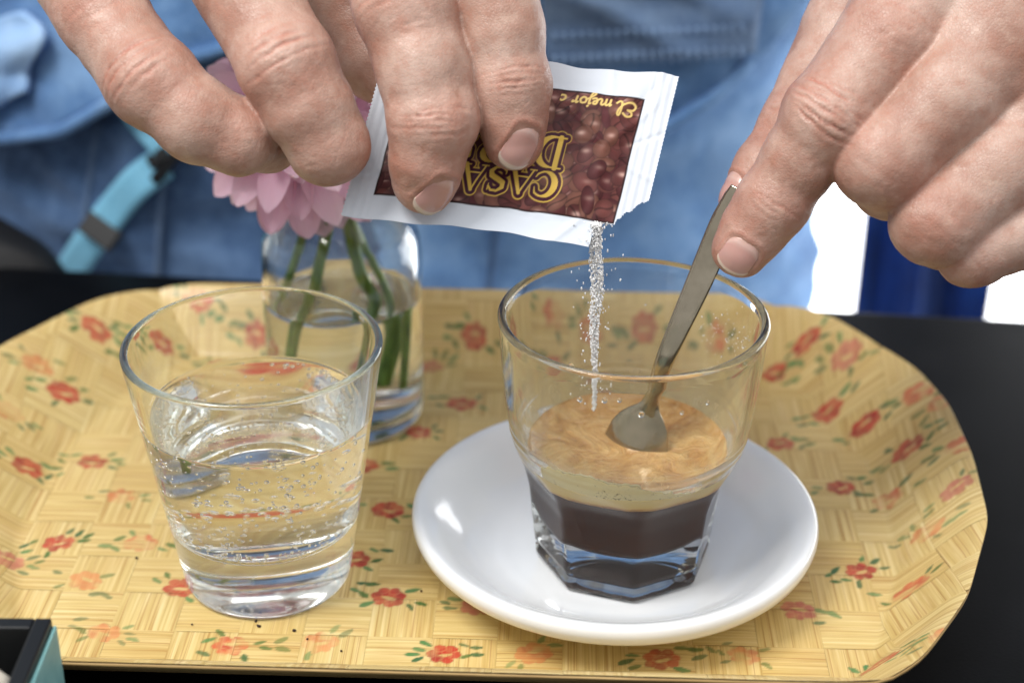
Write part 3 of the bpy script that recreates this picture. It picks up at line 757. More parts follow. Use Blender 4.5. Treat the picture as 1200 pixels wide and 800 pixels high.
def paint_packet(s_, t_):
    n = len(s_); X = s_*PW; Y = t_*PH
    paper = np.tile(np.array(srgb(212, 219, 229)), (n, 1)); col = paper.copy()
    in_s = np.minimum(s_-.087, .905-s_)*PW; in_t = np.minimum(t_-.15, .865-t_)*PH
    wav = .25*vnoise(np.c_[X*.2, Y*.2, 0*X], 31)
    ins = np.minimum(in_s, in_t)+wav
    m = sstep(-.12, .12, ins)
    r = random.Random(11)
    base = np.array(srgb(80, 34, 38)); dark = np.array(srgb(44, 20, 20))
    pc = np.tile(base, (n, 1))*(1+.25*vnoise(np.c_[X*.6, Y*.6, 0*X], 2)[:, None])
    for k in range(330):        # roasted beans
        cx, cy = r.uniform(.06, .93)*PW, r.uniform(.12, .89)*PH; a = r.uniform(0, math.pi); L_, W_ = r.uniform(2.8, 4.3), r.uniform(2.0, 2.9)
        near = np.where((np.abs(X-cx) < 5) & (np.abs(Y-cy) < 5))[0]
        if len(near) == 0: continue
        x, y = X[near]-cx, Y[near]-cy; c, s = math.cos(a), math.sin(a); p, q = (x*c+y*s)/L_, (-x*s+y*c)/W_
        rho = np.hypot(p, q); ins_ = sstep(1.0, .88, rho)
        lum = .62+.5*(1-rho)
        tone = np.array(srgb(*r.choice([(98, 52, 50), (112, 62, 58), (86, 40, 42), (120, 76, 64)])))
        bean = tone[None]*lum[:, None]
        hx, hy = x*.6+y*.4+r.uniform(-.4, .6), y+r.uniform(.2, .8)
        spec = np.exp(-((x-r.uniform(-.8, .8))**2/(.5*L_*.6)+(y+r.uniform(.0, .7))**2/.35))*r.choice((0, .25, .55, .85))
        bean = bean*(1-spec[:, None])+np.array(srgb(206, 168, 156))*spec[:, None]
        if r.random() < .45:
            bean *= 1-.6*np.exp(-((q-.15*np.sin(p*3))/.12)**2)[:, None]
        edge = sstep(.8, 1.0, rho)*.5
        bean *= (1-edge)[:, None]
        pc[near] = pc[near]*(1-ins_[:, None])+bean*ins_[:, None]
    bd = sstep(.75, .35, ins)[:, None]; pc = pc*(1-bd)+dark*bd
    yel = np.array(srgb(222, 184, 84)); plum = np.array(srgb(66, 22, 42))
    def letters(word, s0, t0, h, adv, wide):
        d = np.full(n, 1e3)
        for i, ch in enumerate(word):
            if ch == ' ': continue
            lx = ((s0-s_)*PW/h-i*adv)/wide; ly = (t_-t0)*PH/h
            ok = (lx > -1) & (lx < 2) & (ly > -1) & (ly < 2)
            if not ok.any(): continue
            dd = np.full(ok.sum(), 1e3); x, y = lx[ok], ly[ok]
            for st in GLY[ch]:
                for a, b in zip(st, st[1:]): dd = np.minimum(dd, seg_d(x, y, a[0], a[1], b[0], b[1], a[2], b[2]))
            d[ok] = np.minimum(d[ok], dd*h)
        return d
    d1 = letters('CASA', .685, .635, .145*PH, .92, 1.0)
    d2 = letters('DORSA', .685, .432, .185*PH, .88, .95)
    dd = np.minimum(d1, d2)
    k = sstep(1.0, .75, dd)[:, None]; pc = pc*(1-k)+plum*k
    line = np.exp(-((dd-1.15)/.17)**2)*(t_ > .62)
    line = np.maximum(line, .75*np.exp(-((dd-1.1)/.13)**2))
    pc = pc*(1-line[:, None])+yel*line[:, None]
    k = sstep(.12, -.08, dd)[:, None]; pc = pc*(1-k)+yel*k*(.92+.12*vnoise(np.c_[X*.5, Y*.5, 0*X], 8)[:, None])+0*pc if False else pc*(1-k)+yel*k
    h = .036*PH; lx = (.885-s_)*PW/h; ly = (t_-.185)*PH/h-.06*lx*0
    ok = (lx > -2) & (lx < 12) & (ly > -3) & (ly < 4)
    d3 = np.full(ok.sum(), 1e3)
    for st in SCRIPT:
        P_ = spline(np.array(st, float), len(st)*4)
        for a, b in zip(P_, P_[1:]): d3 = np.minimum(d3, seg_d(lx[ok], ly[ok], a[0]*1.25, a[1], b[0]*1.25, b[1], .13, .13))
    k = np.zeros(n); k[ok] = sstep(.12, -.06, d3); pc = pc*(1-k[:, None])+np.array(srgb(226, 196, 120))*k[:, None]
    col = col*(1-m[:, None])+pc*m[:, None]
    return col, m
NU, NV = 420, 230
ss, tt = np.meshgrid(np.linspace(0, 1, NU), np.linspace(0, 1, NV), indexing='ij'); ss = ss.ravel(); tt = tt.ravel()
def packet_pos(s_, t_, back=False):
    base = ((1-s_)*(1-t_))[:, None]*pTL+(s_*(1-t_))[:, None]*pTR+(s_*t_)[:, None]*pBR+((1-s_)*t_)[:, None]*pBL
    # pinking along both crimped ends, soft waviness on the long edges
    X = s_*PW; Y = t_*PH
    zig = np.abs((Y/1.15) % 1-.5)*.8
    ex = (pTR-pTL)/PW; ey = (pBL-pTL)/PH
    base = base-ex*(np.exp(-X/.8)*zig)[:, None]+ex*(np.exp(-(PW-X)/.8)*zig*.5)[:, None]
    base = base-ey*(np.exp(-Y/3)*(.5*np.sin(X*.17+1)+.25*np.sin(X*.43)))[:, None]+ey*(np.exp(-(PH-Y)/3)*(.35*np.sin(X*.12)+.2*np.sin(X*.37)))[:, None]
    e = np.minimum(np.minimum(s_*PW-7, (1-s_)*PW-7)/10, np.minimum(t_*PH-5, (1-t_)*PH-5)/9)
    pil = sstep(0, 1, e)*1.5
    crease = .85*fbm(np.c_[X*.09, Y*.09, 0*X+2], 21, 3)*sstep(-.4, .6, e)
    fold = .45*np.exp(-((Y-.5*X+12+2*np.sin(X*.15))/.9)**2)-.4*np.exp(-((Y+.25*X-38-1.5*np.sin(X*.2))/.8)**2)+.5*np.exp(-((X+.35*Y-78-3*np.sin(Y*.2))/1.4)**2)+.35*np.exp(-((X-.2*Y-64)/1.0)**2)*(tt_mask(t_))
    crimp = .10*np.sin(X*2.6)*(sstep(8, 6, X)+sstep(PW-8, PW-6, X))
    bend = -2.2*(2*s_-1)**2+1.2*np.sin(2.6*s_+.5)*(t_-.5)
    n_ = bend+crease+fold*.6
    if back: n_ = n_-pil*.8-.10
    else: n_ = n_+pil+crimp+.10
    return base+pn*n_[:, None]
def tt_mask(t_): return sstep(.3, .05, t_)
TEAR = [(1.02, .69), (.985, .725), (.972, .735), (.955, .775), (.935, .79), (.925, .82), (.912, .835), (.908, .862), (.885, .872), (.868, .868), (.853, .885), (.857, .91), (.843, .93), (.846, .96), (.838, 1.02)]
def torn(s_, t_):
    # below/right of the tear polyline: bottom limit as a function of s
    xs = [p[0] for p in TEAR][::-1]; ys = [p[1] for p in TEAR][::-1]
    o = np.argsort(xs); lim = np.interp(s_, np.array(xs)[o], np.array(ys)[o], left=2.0)
    lim = np.where(s_ < .838, 2.0, lim)
    return t_ > lim+.008*vnoise(np.c_[s_*160, t_*90, 0*s_], 77)
keep = ~torn(ss, tt)
q = grid_faces(NU, NV); q = q[keep[q].all(1)]
A = packet_pos(ss, tt)-PO; B = packet_pos(ss, tt, True)-PO
colr, prm = paint_packet(ss, tt)
t = NT('printed_paper'); cc = t.attr('print', 'Color'); pa = t.attr('print', 'Alpha'); n1 = t.noise(t.obj(), 700, 3)
t.set(Base_Color=cc, Roughness=t.ramp(pa, [(0, (.55,)*3), (1, (.5,)*3)]), Specular_IOR_Level=.25, Normal=t.bump(n1, .08, .0004), Subsurface_Weight=.0)
M_PACK = t.m
t = NT('plain_paper'); n1 = t.noise(t.obj(), 700, 3); t.set(Base_Color=srgb(212, 219, 229), Roughness=.6, Normal=t.bump(n1, .08, .0004)); M_PAPER = t.m
pk = empty('sugar_packet', 'torn white paper sugar packet with brown coffee-bean print and yellow lettering, held upside down', 'sugar packet', loc=PO)
# orientation of the front sheet
v0 = A[q[0]]; nn = np.cross(v0[1]-v0[0], v0[2]-v0[0]); fl_ = np.dot(nn, pn) < 0
of = mobj('front_sheet', A, q[:, ::-1] if fl_ else q, M_PACK, pk)
set_col(of.data, 'print', np.c_[colr, prm])
mobj('back_sheet', B, q if fl_ else q[:, ::-1], M_PAPER, pk)
# --- falling sugar
t = NT('sugar'); t.n.remove(t.b)
_d = t.node('ShaderNodeBsdfDiffuse', {'Color': (.985, .985, .99)}); _t = t.node('ShaderNodeBsdfTranslucent', {'Color': (.985, .985, .99)})
_m = t.node('ShaderNodeMixShader', {0: .30, 1: _d.outputs[0], 2: _t.outputs[0]}); t.l.new(_m.outputs[0], t.out.inputs[0]); M_SUG = t.m
P0 = at(700, 268, 454)
cube = np.array([(x, y, z) for x in (-1, 1) for y in (-1, 1) for z in (-1, 1)], float)*.5
cf = np.array([(0, 1, 3, 2), (4, 6, 7, 5), (0, 4, 5, 1), (2, 3, 7, 6), (0, 2, 6, 4), (1, 5, 7, 3)])
NGr = 2200; VV = []; FF = []
for i in range(NGr):
    u = random.random()**1.5; z = P0[2]+1.5-u*(P0[2]-57)
    wd = .85+.3*math.sin(u*5)-.35*u
    g = random.choice((-1.5, -.9, -.3, .2, .6, 1.2))+.35*math.sin(z*.21)          # loose threads of grains
    p = np.array([P0[0]+.9*u+wd*g+random.gauss(0, .22), P0[1]+random.gauss(0, .8), z])
    if random.random() < .07: p[:2] += np.array([random.gauss(0, 2.2), random.gauss(0, 1.5)])
    sz = random.uniform(.16, .33)
    R_ = np.array(Matrix.Rotation(random.uniform(0, 6.28), 3, Vector((random.gauss(0, 1), random.gauss(0, 1), random.gauss(0, 1))).normalized()))
    VV.append((cube*np.array([sz, sz, sz*1.5]))@R_.T*np.array([1, 1, 1.7])+p-P0); FF.append(cf+8*len(FF))
o = mobj('falling_sugar', np.vstack(VV), np.vstack(FF), M_SUG, smooth=False, loc=P0)
tag(o, 'thin stream of white sugar grains falling from the torn packet into the glass', 'sugar', kind='stuff')
# ------------------------------------------------------------------ person: clothing behind the table
person = empty('person', 'person in denim shirt and jeans behind the table, pouring sugar and stirring coffee', 'person', loc=(-60, 790, 0))
PL = np.array([-60., 790, 0])
def denim(name, lo, hi, pale):
    t = NT(name); oc = t.obj()
    n1 = t.noise(oc, 18, 4, .6); n2 = t.noise(oc, 130, 3, .6); tw = t.noise(t.mapping(oc, (1, 1, 1), (0, .75, 0)), 1300, 2, .7)
    c = t.ramp(n1, [(.34, lo), (.5, hi), (.68, pale)])
    c = t.mix(t.math('MULTIPLY', t.ramp(n2, [(.45, (0,)*3), (.7, (1,)*3)]), .35), c, pale)
    c = t.mix(t.math('MULTIPLY', t.ramp(tw, [(.45, (0,)*3), (.65, (1,)*3)]), .4), c, pale)
    t.set(Base_Color=c, Roughness=.85, Specular_IOR_Level=.2, Sheen_Weight=.1, Normal=t.bump(tw, .4, .0008, t.bump(n1, .4, .01))); return t.m
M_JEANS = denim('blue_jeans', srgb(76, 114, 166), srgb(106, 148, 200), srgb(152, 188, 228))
M_SHADEJ = denim('shaded_denim', srgb(44, 66, 100), srgb(66, 94, 134), srgb(104, 134, 174))  # darker copy of the jeans, with the left side's shade in its colour
M_SHIRT = denim('denim_shirt', srgb(66, 102, 150), srgb(86, 126, 176), srgb(128, 164, 206))
M_PALE = denim('pale_blue_cotton', srgb(128, 168, 220), srgb(150, 188, 234), srgb(176, 208, 244))
def body_front(x, z, grow=0.0):
    """front of the hips and belly: half ellipse in plan, y at x,z"""
    a = 224+grow; b = 122+grow+10*np.sin((z+60)/90.)
    q = np.clip(1-((x+66)/a)**2, 0, None)
    return 792-b*np.sqrt(q)
def folds(x, z, k):
    P_ = np.c_[x*.012, z*.02, np.full_like(x, k)]
    d = 7*vnoise(P_, 40+k)+4*vnoise(P_*2.3, 50+k)+1.5*vnoise(P_*5, 55+k)
    # long diagonal drag folds
    rg_ = 1-np.abs(vnoise(np.c_[(x*.6+z)*.035, (x-z*.5)*.008, np.full_like(x, k+4.)], 66+k)); d = d+7*np.clip(rg_-.6, 0, 1)**1.5*2.2
    d = d+4.0*np.sin((x*.6+z*1.1)*.045+2.2*vnoise(P_*.7, 60+k))*sstep(-60, 60, x)
    return d
# trousers: closed tube around the hips
NA, NZ = 170, 90
def hip_tube(name, z0, z1, grow, k, mat, zhem=None, cx=-66):
    VV = []
    ang = np.linspace(0, 2*math.pi, NA, endpoint=False)
    for i in range(NZ):
        f = i/(NZ-1)
        x = cx+(224+grow)*np.cos(ang); zb = zhem(x) if zhem is not None else np.full_like(x, z0)
        z = zb+(z1-zb)*f
        b = 122+grow+10*np.sin((z+60)/90.)
        y = 792+b*np.sin(ang)
        d = folds(x, z, k)
        nx, ny = np.cos(ang), np.sin(ang)
        VV.append(np.c_[x+nx*d, y+ny*d, z])
    VV = np.vstack(VV)-PL
    F = [(i*NA+j, i*NA+(j+1) % NA, (i+1)*NA+(j+1) % NA, (i+1)*NA+j) for i in range(NZ-1) for j in range(NA)]
    return mobj(name, VV, F, mat, person)
tr = hip_tube('trousers', -260, 150, 0, 1, [M_JEANS, M_SHADEJ])
mi = np.array([1 if p.center.x/S+PL[0] < -55 else 0 for p in tr.data.polygons], np.int32); tr.data.polygons.foreach_set('material_index', mi)  # left part of the trousers gets the shade-coloured denim
HEM = [(-300, 190), (-80, 192), (0, 174), (70, 152), (130, 112), (200, 60), (300, 30), (430, 80), (560, 150), (640, 172), (720, 168), (790, 146), (860, 102), (920, 48), (960, -4), (1010, -90), (1300, -200)]
hx, hz = [], []
for (a, b) in HEM:
    q = at_y(a, b, 668); hx.append(q[0]); hz.append(q[2])
sh = hip_tube('shirt', 0, 330, 13, 2, M_SHIRT, lambda x: np.interp(x, hx, hz))
m = sh.modifiers.new('thick', 'SOLIDIFY'); m.thickness = 3.2*S; m.offset = -1
# rolled hem, stitched pocket band
hp = np.array([(x, body_front(np.array([x]), np.array([z]), 15)[0]+0, z) for x, z in zip(np.linspace(-240, 100, 80), np.interp(np.linspace(-240, 100, 80), hx, hz))])
dd = folds(hp[:, 0], hp[:, 2], 2); hp[:, 1] -= dd*.9
V, F = tube(hp-PL, 3.0, 10); mobj('hem', V, F, M_SHIRT, sh)
def on_body(px, py, grow, k=1, lift=0.0):
    y = 680.
    for _ in range(12):
        q = at_y(px, py, y); y = float(body_front(np.array([q[0]]), np.array([q[2]]), grow)[0]-folds(np.array([q[0]]), np.array([q[2]]), k)[0])-lift
    return at_y(px, py, y)
def patch(name, pxs, pys, grow, k, lift, mat, parent, thick=2.0, nu=26, nv=18):
    """cloth panel laid on the body between two photo-space edges given as corner quads TL,TR,BR,BL"""
    VV = []
    for i in range(nu):
        for j in range(nv):
            a, b = i/(nu-1), j/(nv-1)
            px = (1-a)*((1-b)*pxs[0]+b*pxs[3])+a*((1-b)*pxs[1]+b*pxs[2]); py = (1-a)*((1-b)*pys[0]+b*pys[3])+a*((1-b)*pys[1]+b*pys[2])
            VV.append(on_body(px, py, grow, k, lift)-PL)
    o = mobj(name, VV, grid_faces(nu, nv), mat, parent)
    mm = o.modifiers.new('thick', 'SOLIDIFY'); mm.thickness = thick*S; mm.offset = 0
    return o
M_DPANEL = denim('dark_pocket_denim', srgb(70, 94, 128), srgb(86, 110, 144), srgb(118, 142, 172))
pk_ = patch('pocket', (636, 900, 884, 640), (-40, -60, 62, 74), 15, 2, 2.6, M_DPANEL, sh, 2.4)
M_THREAD = simple('pale_thread', srgb(122, 150, 186), .8)
for row in (34, 60):
    VV, FF = [], []
    for k in range(22):
        px = 650+k*10.4; py = row+6-.045*(px-640)
        a = on_body(px, py, 15, 2, 5.2); b = on_body(px+1.5, py+(13 if row > 50 else 8), 15, 2, 5.2)
        v, f = tube(np.array([a, (a+b)/2, b])-PL, .75, 6); off = len(VV); VV += list(v); FF += [tuple(i+off for i in q) for q in f]
    o = mobj('stitching', VV, FF, M_THREAD, sh); o['kind'] = 'stuff'
patch('fly_panel', (118, 196, 186, 88), (140, 150, 330, 330), 0, 1, 2.0, M_SHADEJ, tr, 2.6)
for (x0, y0, x1, y1) in ((116, 145, 88, 330), (192, 170, 184, 330), (590, 200, 572, 345)):
    pts = np.array([on_body(x0+(x1-x0)*k/8, y0+(y1-y0)*k/8, 0, 1, 3.2) for k in range(9)])
    V, F = tube(pts-PL, 1.5, 8); mobj('seam', V, F, M_DPANEL if x0 < 400 else M_SHADEJ, tr)
# pale shirt tail at the far left
VV = []; nu, nv = 30, 26
for i in range(nu):
    for j in range(nv):
        u, v = i/(nu-1), j/(nv-1)
        px = -90+u*(140-22*(2*v-1)**2+10*math.sin(v*7)); py = 20+v*96+26*(1-u)+8*math.sin(u*5)
        q = on_body(px, py, 14, 2, 2.5+2.0*math.sin(math.pi*v)+1.6*math.sin(u*8+v*4)+1.2*math.sin(v*11-u*3))
        VV.append(q-PL)
o = mobj('shirt_tail', VV, grid_faces(nu, nv), M_PALE, person)
mm = o.modifiers.new('thick', 'SOLIDIFY'); mm.thickness = 3*S
# sleeves reaching down to the forearms (above the picture)
ARM = {-1: (np.array([-112., 515, 268]), np.array([-215., 690, 380]), np.array([-235., 800, 560])),
        1: (np.array([205., 500, 262]), np.array([190., 700, 380]), np.array([110., 800, 560]))}
for sgn, (wr, el, shd) in ARM.items():
    p = spline(np.array([wr+(el-wr)*.45, wr+(el-wr)*.6, el, (el+shd)/2, shd]), 40)
    r = np.interp(np.linspace(0, 1, 40), [0, .05, .35, 1], [43, 47, 56, 70])+1.5*np.sin(np.arange(40)*1.1)
    V, F = tube(p-PL, r, 40, caps=False); o = mobj('sleeve', V, F, M_SHIRT, person)
    mm = o.modifiers.new('thick', 'SOLIDIFY'); mm.thickness = 2.5*S
VV = []
# upper torso above the shirt tail
ang = np.linspace(0, 2*math.pi, 80, endpoint=False)
for z, a, b in [(325, 214, 132), (400, 205, 128), (500, 212, 130), (570, 190, 110), (600, 110, 80), (606, 60, 55)]:
    VV.append(np.c_[-66+a*np.cos(ang), 792+b*np.sin(ang), np.full(80, float(z))])
VV = np.vstack(VV)-PL
F = [(i*80+j, i*80+(j+1) % 80, (i+1)*80+(j+1) % 80, (i+1)*80+j) for i in range(5) for j in range(80)]
mobj('shirt_upper', VV, F, M_SHIRT, person)

# ------------------------------------------------------------------ strap, bag, blue cloth
t = NT('turquoise_webbing'); oc = t.obj(); wv = t.noise(oc, 1500, 2)
t.set(Base_Color=t.ramp(wv, [(.35, srgb(110, 178, 214)), (.65, srgb(140, 204, 232))]), Roughness=.7, Normal=t.bump(wv, .3, .0006)); M_STRAP = t.m
M_BUCK = simple('black_plastic', srgb(18, 19, 22), .35)
so = on_body(140, 250, 0, 1, 5)
strap = empty('bag_strap', 'turquoise webbing strap with black buckles hanging over shaded denim at left', 'strap', loc=so)
def ribbon(name, px, wdt, lift, mat, thick=1.6):
    c = np.array([on_body(a, b, 0, 1, lift) for a, b in px]); c = spline(c, 30)
    T = np.gradient(c, axis=0); T /= np.linalg.norm(T, axis=1)[:, None]; sd = np.cross(T, -FW); sd /= np.linalg.norm(sd, axis=1)[:, None]
    VV = np.stack([c+sd*wdt*k for k in (-1, -.5, 0, .5, 1)], 1).reshape(-1, 3)-so
    o = mobj(name, VV, grid_faces(30, 5), mat, strap); mm = o.modifiers.new('t', 'SOLIDIFY'); mm.thickness = thick*S; mm.offset = 0; return o
ribbon('webbing', [(78, 325), (104, 285), (134, 245), (160, 215), (192, 190)], 7.4, 6, M_STRAP)
ribbon('webbing', [(140, 100), (162, 132), (186, 160), (206, 182)], 7.0, 6, M_STRAP)
def bar(px0, px1, wdt, lift, name, th):
    a, b = on_body(*px0, 0, 1, lift), on_body(*px1, 0, 1, lift); T = (b-a)/np.linalg.norm(b-a); sd = np.cross(T, -FW); sd /= np.linalg.norm(sd); nn = np.cross(sd, T)
    VV = [p+sd*wdt*x+nn*th*y-so for p in (a, b) for x, y in ((-1, -1), (1, -1), (1, 1), (-1, 1))]
    F = [(0, 1, 2, 3), (7, 6, 5, 4), (0, 4, 5, 1), (1, 5, 6, 2), (2, 6, 7, 3), (3, 7, 4, 0)]
    return bevel(mobj(name, VV, F, M_BUCK, strap, smooth=False), .8, 2)
bar((99, 258), (136, 285), 5.2, 8, 'buckle', 2.2)
bar((214, 172), (182, 212), 2.4, 9, 'strap_ring', 2.4)
bar((196, 178), (176, 192), 3.0, 8.5, 'strap_ring', 2.0)
# black bag beside the hips
q = at_y(-40, 300, 664)
bm = bmesh.new(); bmesh.ops.create_icosphere(bm, subdivisions=4, radius=1)
V = np.array([v.co[:] for v in bm.verts]); F = np.array([[v.index for v in f.verts] for f in bm.faces]); bm.free()
V = np.sign(V)*np.abs(V)**.7*np.array([62, 22, 46])*(1+.05*fbm(V*2, 5)[:, None]); a = math.radians(26); R_ = np.array([[math.cos(a), 0, math.sin(a)], [0, 1, 0], [-math.sin(a), 0, math.cos(a)]])
bag = mobj('black_bag', V@R_.T, F, simple('black_nylon', srgb(14, 15, 18), .6), loc=(q[0]-12, 648, q[2]-14))
tag(bag, 'black bag behind the table at the far left edge', 'bag')
# deep blue cloth in the bright background
VV = []; nu, nv = 60, 14
xa, xb = at_y(1024, 300, 980)[0], at_y(1160, 300, 980)[0]
for i in range(nu):
    s_ = i/(nu-1)
    for j in range(nv):
        f = j/(nv-1); x = xa+(xb-xa)*s_; VV.append((x-xa, 12*math.sin(s_*11+.6)+4*math.sin(s_*29+f), -330+f*700))
bc = mobj('blue_cloth', VV, grid_faces(nu, nv), denim('deep_blue_cloth', srgb(12, 34, 82), srgb(17, 44, 100), srgb(30, 64, 126)), loc=(xa, 980, 0))
mm = bc.modifiers.new('t', 'SOLIDIFY'); mm.thickness = 8*S
tag(bc, 'deep blue cloth hanging in the bright background behind the stirring hand', 'cloth')

# bright window beyond, at the right
win_o = empty('bright_window', 'overexposed white window behind the stirring hand at the right', 'window', loc=(430, 1085, 0)); win_o['kind'] = 'thing'
t = NT('window_daylight'); t.n.remove(t.b); e_ = t.node('ShaderNodeEmission', {'Color': (.97, .985, 1.0), 'Strength': 5.0}); t.l.new(e_.outputs[0], t.out.inputs[0])
win_o.rotation_euler = (0, 0, -math.atan2(700, 750))
V, F = box_vf(-420, 560, 0, 6, -700, 190); mobj('pane', V, F, t.m, win_o, smooth=False)
M_FRAME = simple('white_frame', srgb(226, 228, 230), .5)
for (x0, x1, z0, z1) in ((-450, -420, -740, 230), (560, 600, -740, 230), (-420, 560, 190, 230), (-420, 560, -740, -700)):
    V, F = box_vf(x0, x1, -8, 12, z0, z1); mobj('window_frame', V, F, M_FRAME, win_o, smooth=False)
# ------------------------------------------------------------------ hands
def caps(P, a, b, ra, rb):
    ba = (b-a).astype(np.float32); l2 = float(ba@ba)+1e-9
    X, Y, Z = P[0]-np.float32(a[0]), P[1]-np.float32(a[1]), P[2]-np.float32(a[2])
    h = np.clip((X*ba[0]+Y*ba[1]+Z*ba[2])/l2, 0, 1)
    X = X-h*ba[0]; Y = Y-h*ba[1]; Z = Z-h*ba[2]
    return np.sqrt(X*X+Y*Y+Z*Z)-(ra+(rb-ra)*h)
def smin(a, b, k):
    h = np.clip(1-np.abs(a-b)/k, 0, None); return np.minimum(a, b)-h*h*(k*.25)
class Hand:
    def __init__(s, fingers, palm, bumps):
        s.f = {k: [(at(x, y, d).astype(np.float32), float(r)) for x, y, d, r in v] for k, v in fingers.items()}
        s.palm = palm; s.bumps = bumps
    def finger(s, k, P):
        c = s.f[k]; d = None
        for (a, ra), (b, rb) in zip(c, c[1:]):
            e = caps(P, a, b, ra, rb); d = e if d is None else smin(d, e, 2.5)
        for (p, r, kk) in s.bumps.get(k, []):
            e = np.sqrt((P[0]-p[0])**2+(P[1]-p[1])**2+(P[2]-p[2])**2)-r; d = smin(d, e, kk)
        return d
    def sdf(s, P):
        D = None
        for k in s.f:
            e = s.finger(k, P); D = e if D is None else smin(D, e, 1.3)
        pl = None
        for (a, b, ra, rb) in s.palm:
            e = caps(P, a, b, ra, rb); pl = e if pl is None else smin(pl, e, 14)
        return smin(D, pl, 9)
    def mesh(s, fine_lo, fine_hi, lo, hi, h):
        ax = []
        for k in range(3):
            f = np.arange(fine_lo[k], fine_hi[k], h); pre = np.arange(f[0]-4, lo[k]-4, -4.)[::-1]; post = np.arange(f[-1]+4, hi[k]+4, 4.)
            g0 = np.geomspace(h, 4, 8); 
            ax.append(np.concatenate([pre, f, post]).astype(np.float32))
        xs, ys, zs = ax
        F = s.sdf((xs[:, None, None], ys[None, :, None], zs[None, None, :]))
        V, Q = surface_nets(F, xs, ys, zs)
        for _ in range(2):     # settle the vertices onto the true surface
            V32 = V.T.astype(np.float32); f0 = s.sdf(V32); e = .05
            g = np.stack([s.sdf(V32+np.float32(e)*np.eye(3, dtype=np.float32)[:, k:k+1])-f0 for k in range(3)], 1)/e
            V = V-.8*f0[:, None]*g/np.maximum((g*g).sum(1), .25)[:, None]
        g /= np.linalg.norm(g, axis=1)[:, None]+1e-9
        return V, Q, g
def surface_nets(F, xs, ys, zs):
    nx, ny, nz = F.shape; ins = F < 0
    c = ins[:-1, :-1, :-1].astype(np.int8)
    cnt = sum(ins[i:nx-1+i, j:ny-1+j, k:nz-1+k].astype(np.int8) for i in (0, 1) for j in (0, 1) for k in (0, 1))
    act = (cnt > 0) & (cnt < 8); idx = np.full(act.shape, -1, np.int64); I = np.argwhere(act); idx[act] = np.arange(len(I))
    acc = np.zeros((len(I), 3)); num = np.zeros(len(I))
    i, j, k = I.T
    for ax_ in range(3):
        for a in (0, 1):
            for b in (0, 1):
                o0 = [a, b]; o0.insert(ax_, 0); o1 = list(o0); o1[ax_] = 1
                f0 = F[i+o0[0], j+o0[1], k+o0[2]]; f1 = F[i+o1[0], j+o1[1], k+o1[2]]
                m = (f0 < 0) != (f1 < 0); t_ = np.where(m, f0/(f0-f1+1e-20), 0)
                p = np.stack([np.full(len(I), float(o)) for o in o0], 1); p[:, ax_] = t_
                acc += p*m[:, None]; num += m
    acc /= num[:, None]; pos = I+acc
    V = np.stack([np.interp(pos[:, q], np.arange(len(a)), a) for q, a in enumerate((xs, ys, zs))], 1)
    Q = []
    for ax_ in range(3):
        o = [q for q in range(3) if q != ax_]
        s0 = [slice(None)]*3; s1 = [slice(None)]*3; s0[ax_] = slice(0, -1); s1[ax_] = slice(1, None)
        A, B = ins[tuple(s0)], ins[tuple(s1)]
        for flip in (False, True):
            E = np.argwhere((A & ~B) if not flip else (~A & B))
            ok = (E[:, o[0]] > 0) & (E[:, o[1]] > 0) & (E[:, o[0]] < F.shape[o[0]]-1) & (E[:, o[1]] < F.shape[o[1]]-1); E = E[ok]
            def cell(d0, d1):
                G = E.copy(); G[:, o[0]] -= d0; G[:, o[1]] -= d1; return idx[G[:, 0], G[:, 1], G[:, 2]]
            q = np.stack([cell(1, 1), cell(0, 1), cell(0, 0), cell(1, 0)], 1)
            if (ax_ == 1) != flip: q = q[:, ::-1]
            Q.append(q)
    Q = np.vstack(Q); Q = Q[(Q >= 0).all(1)]
    return V, Q

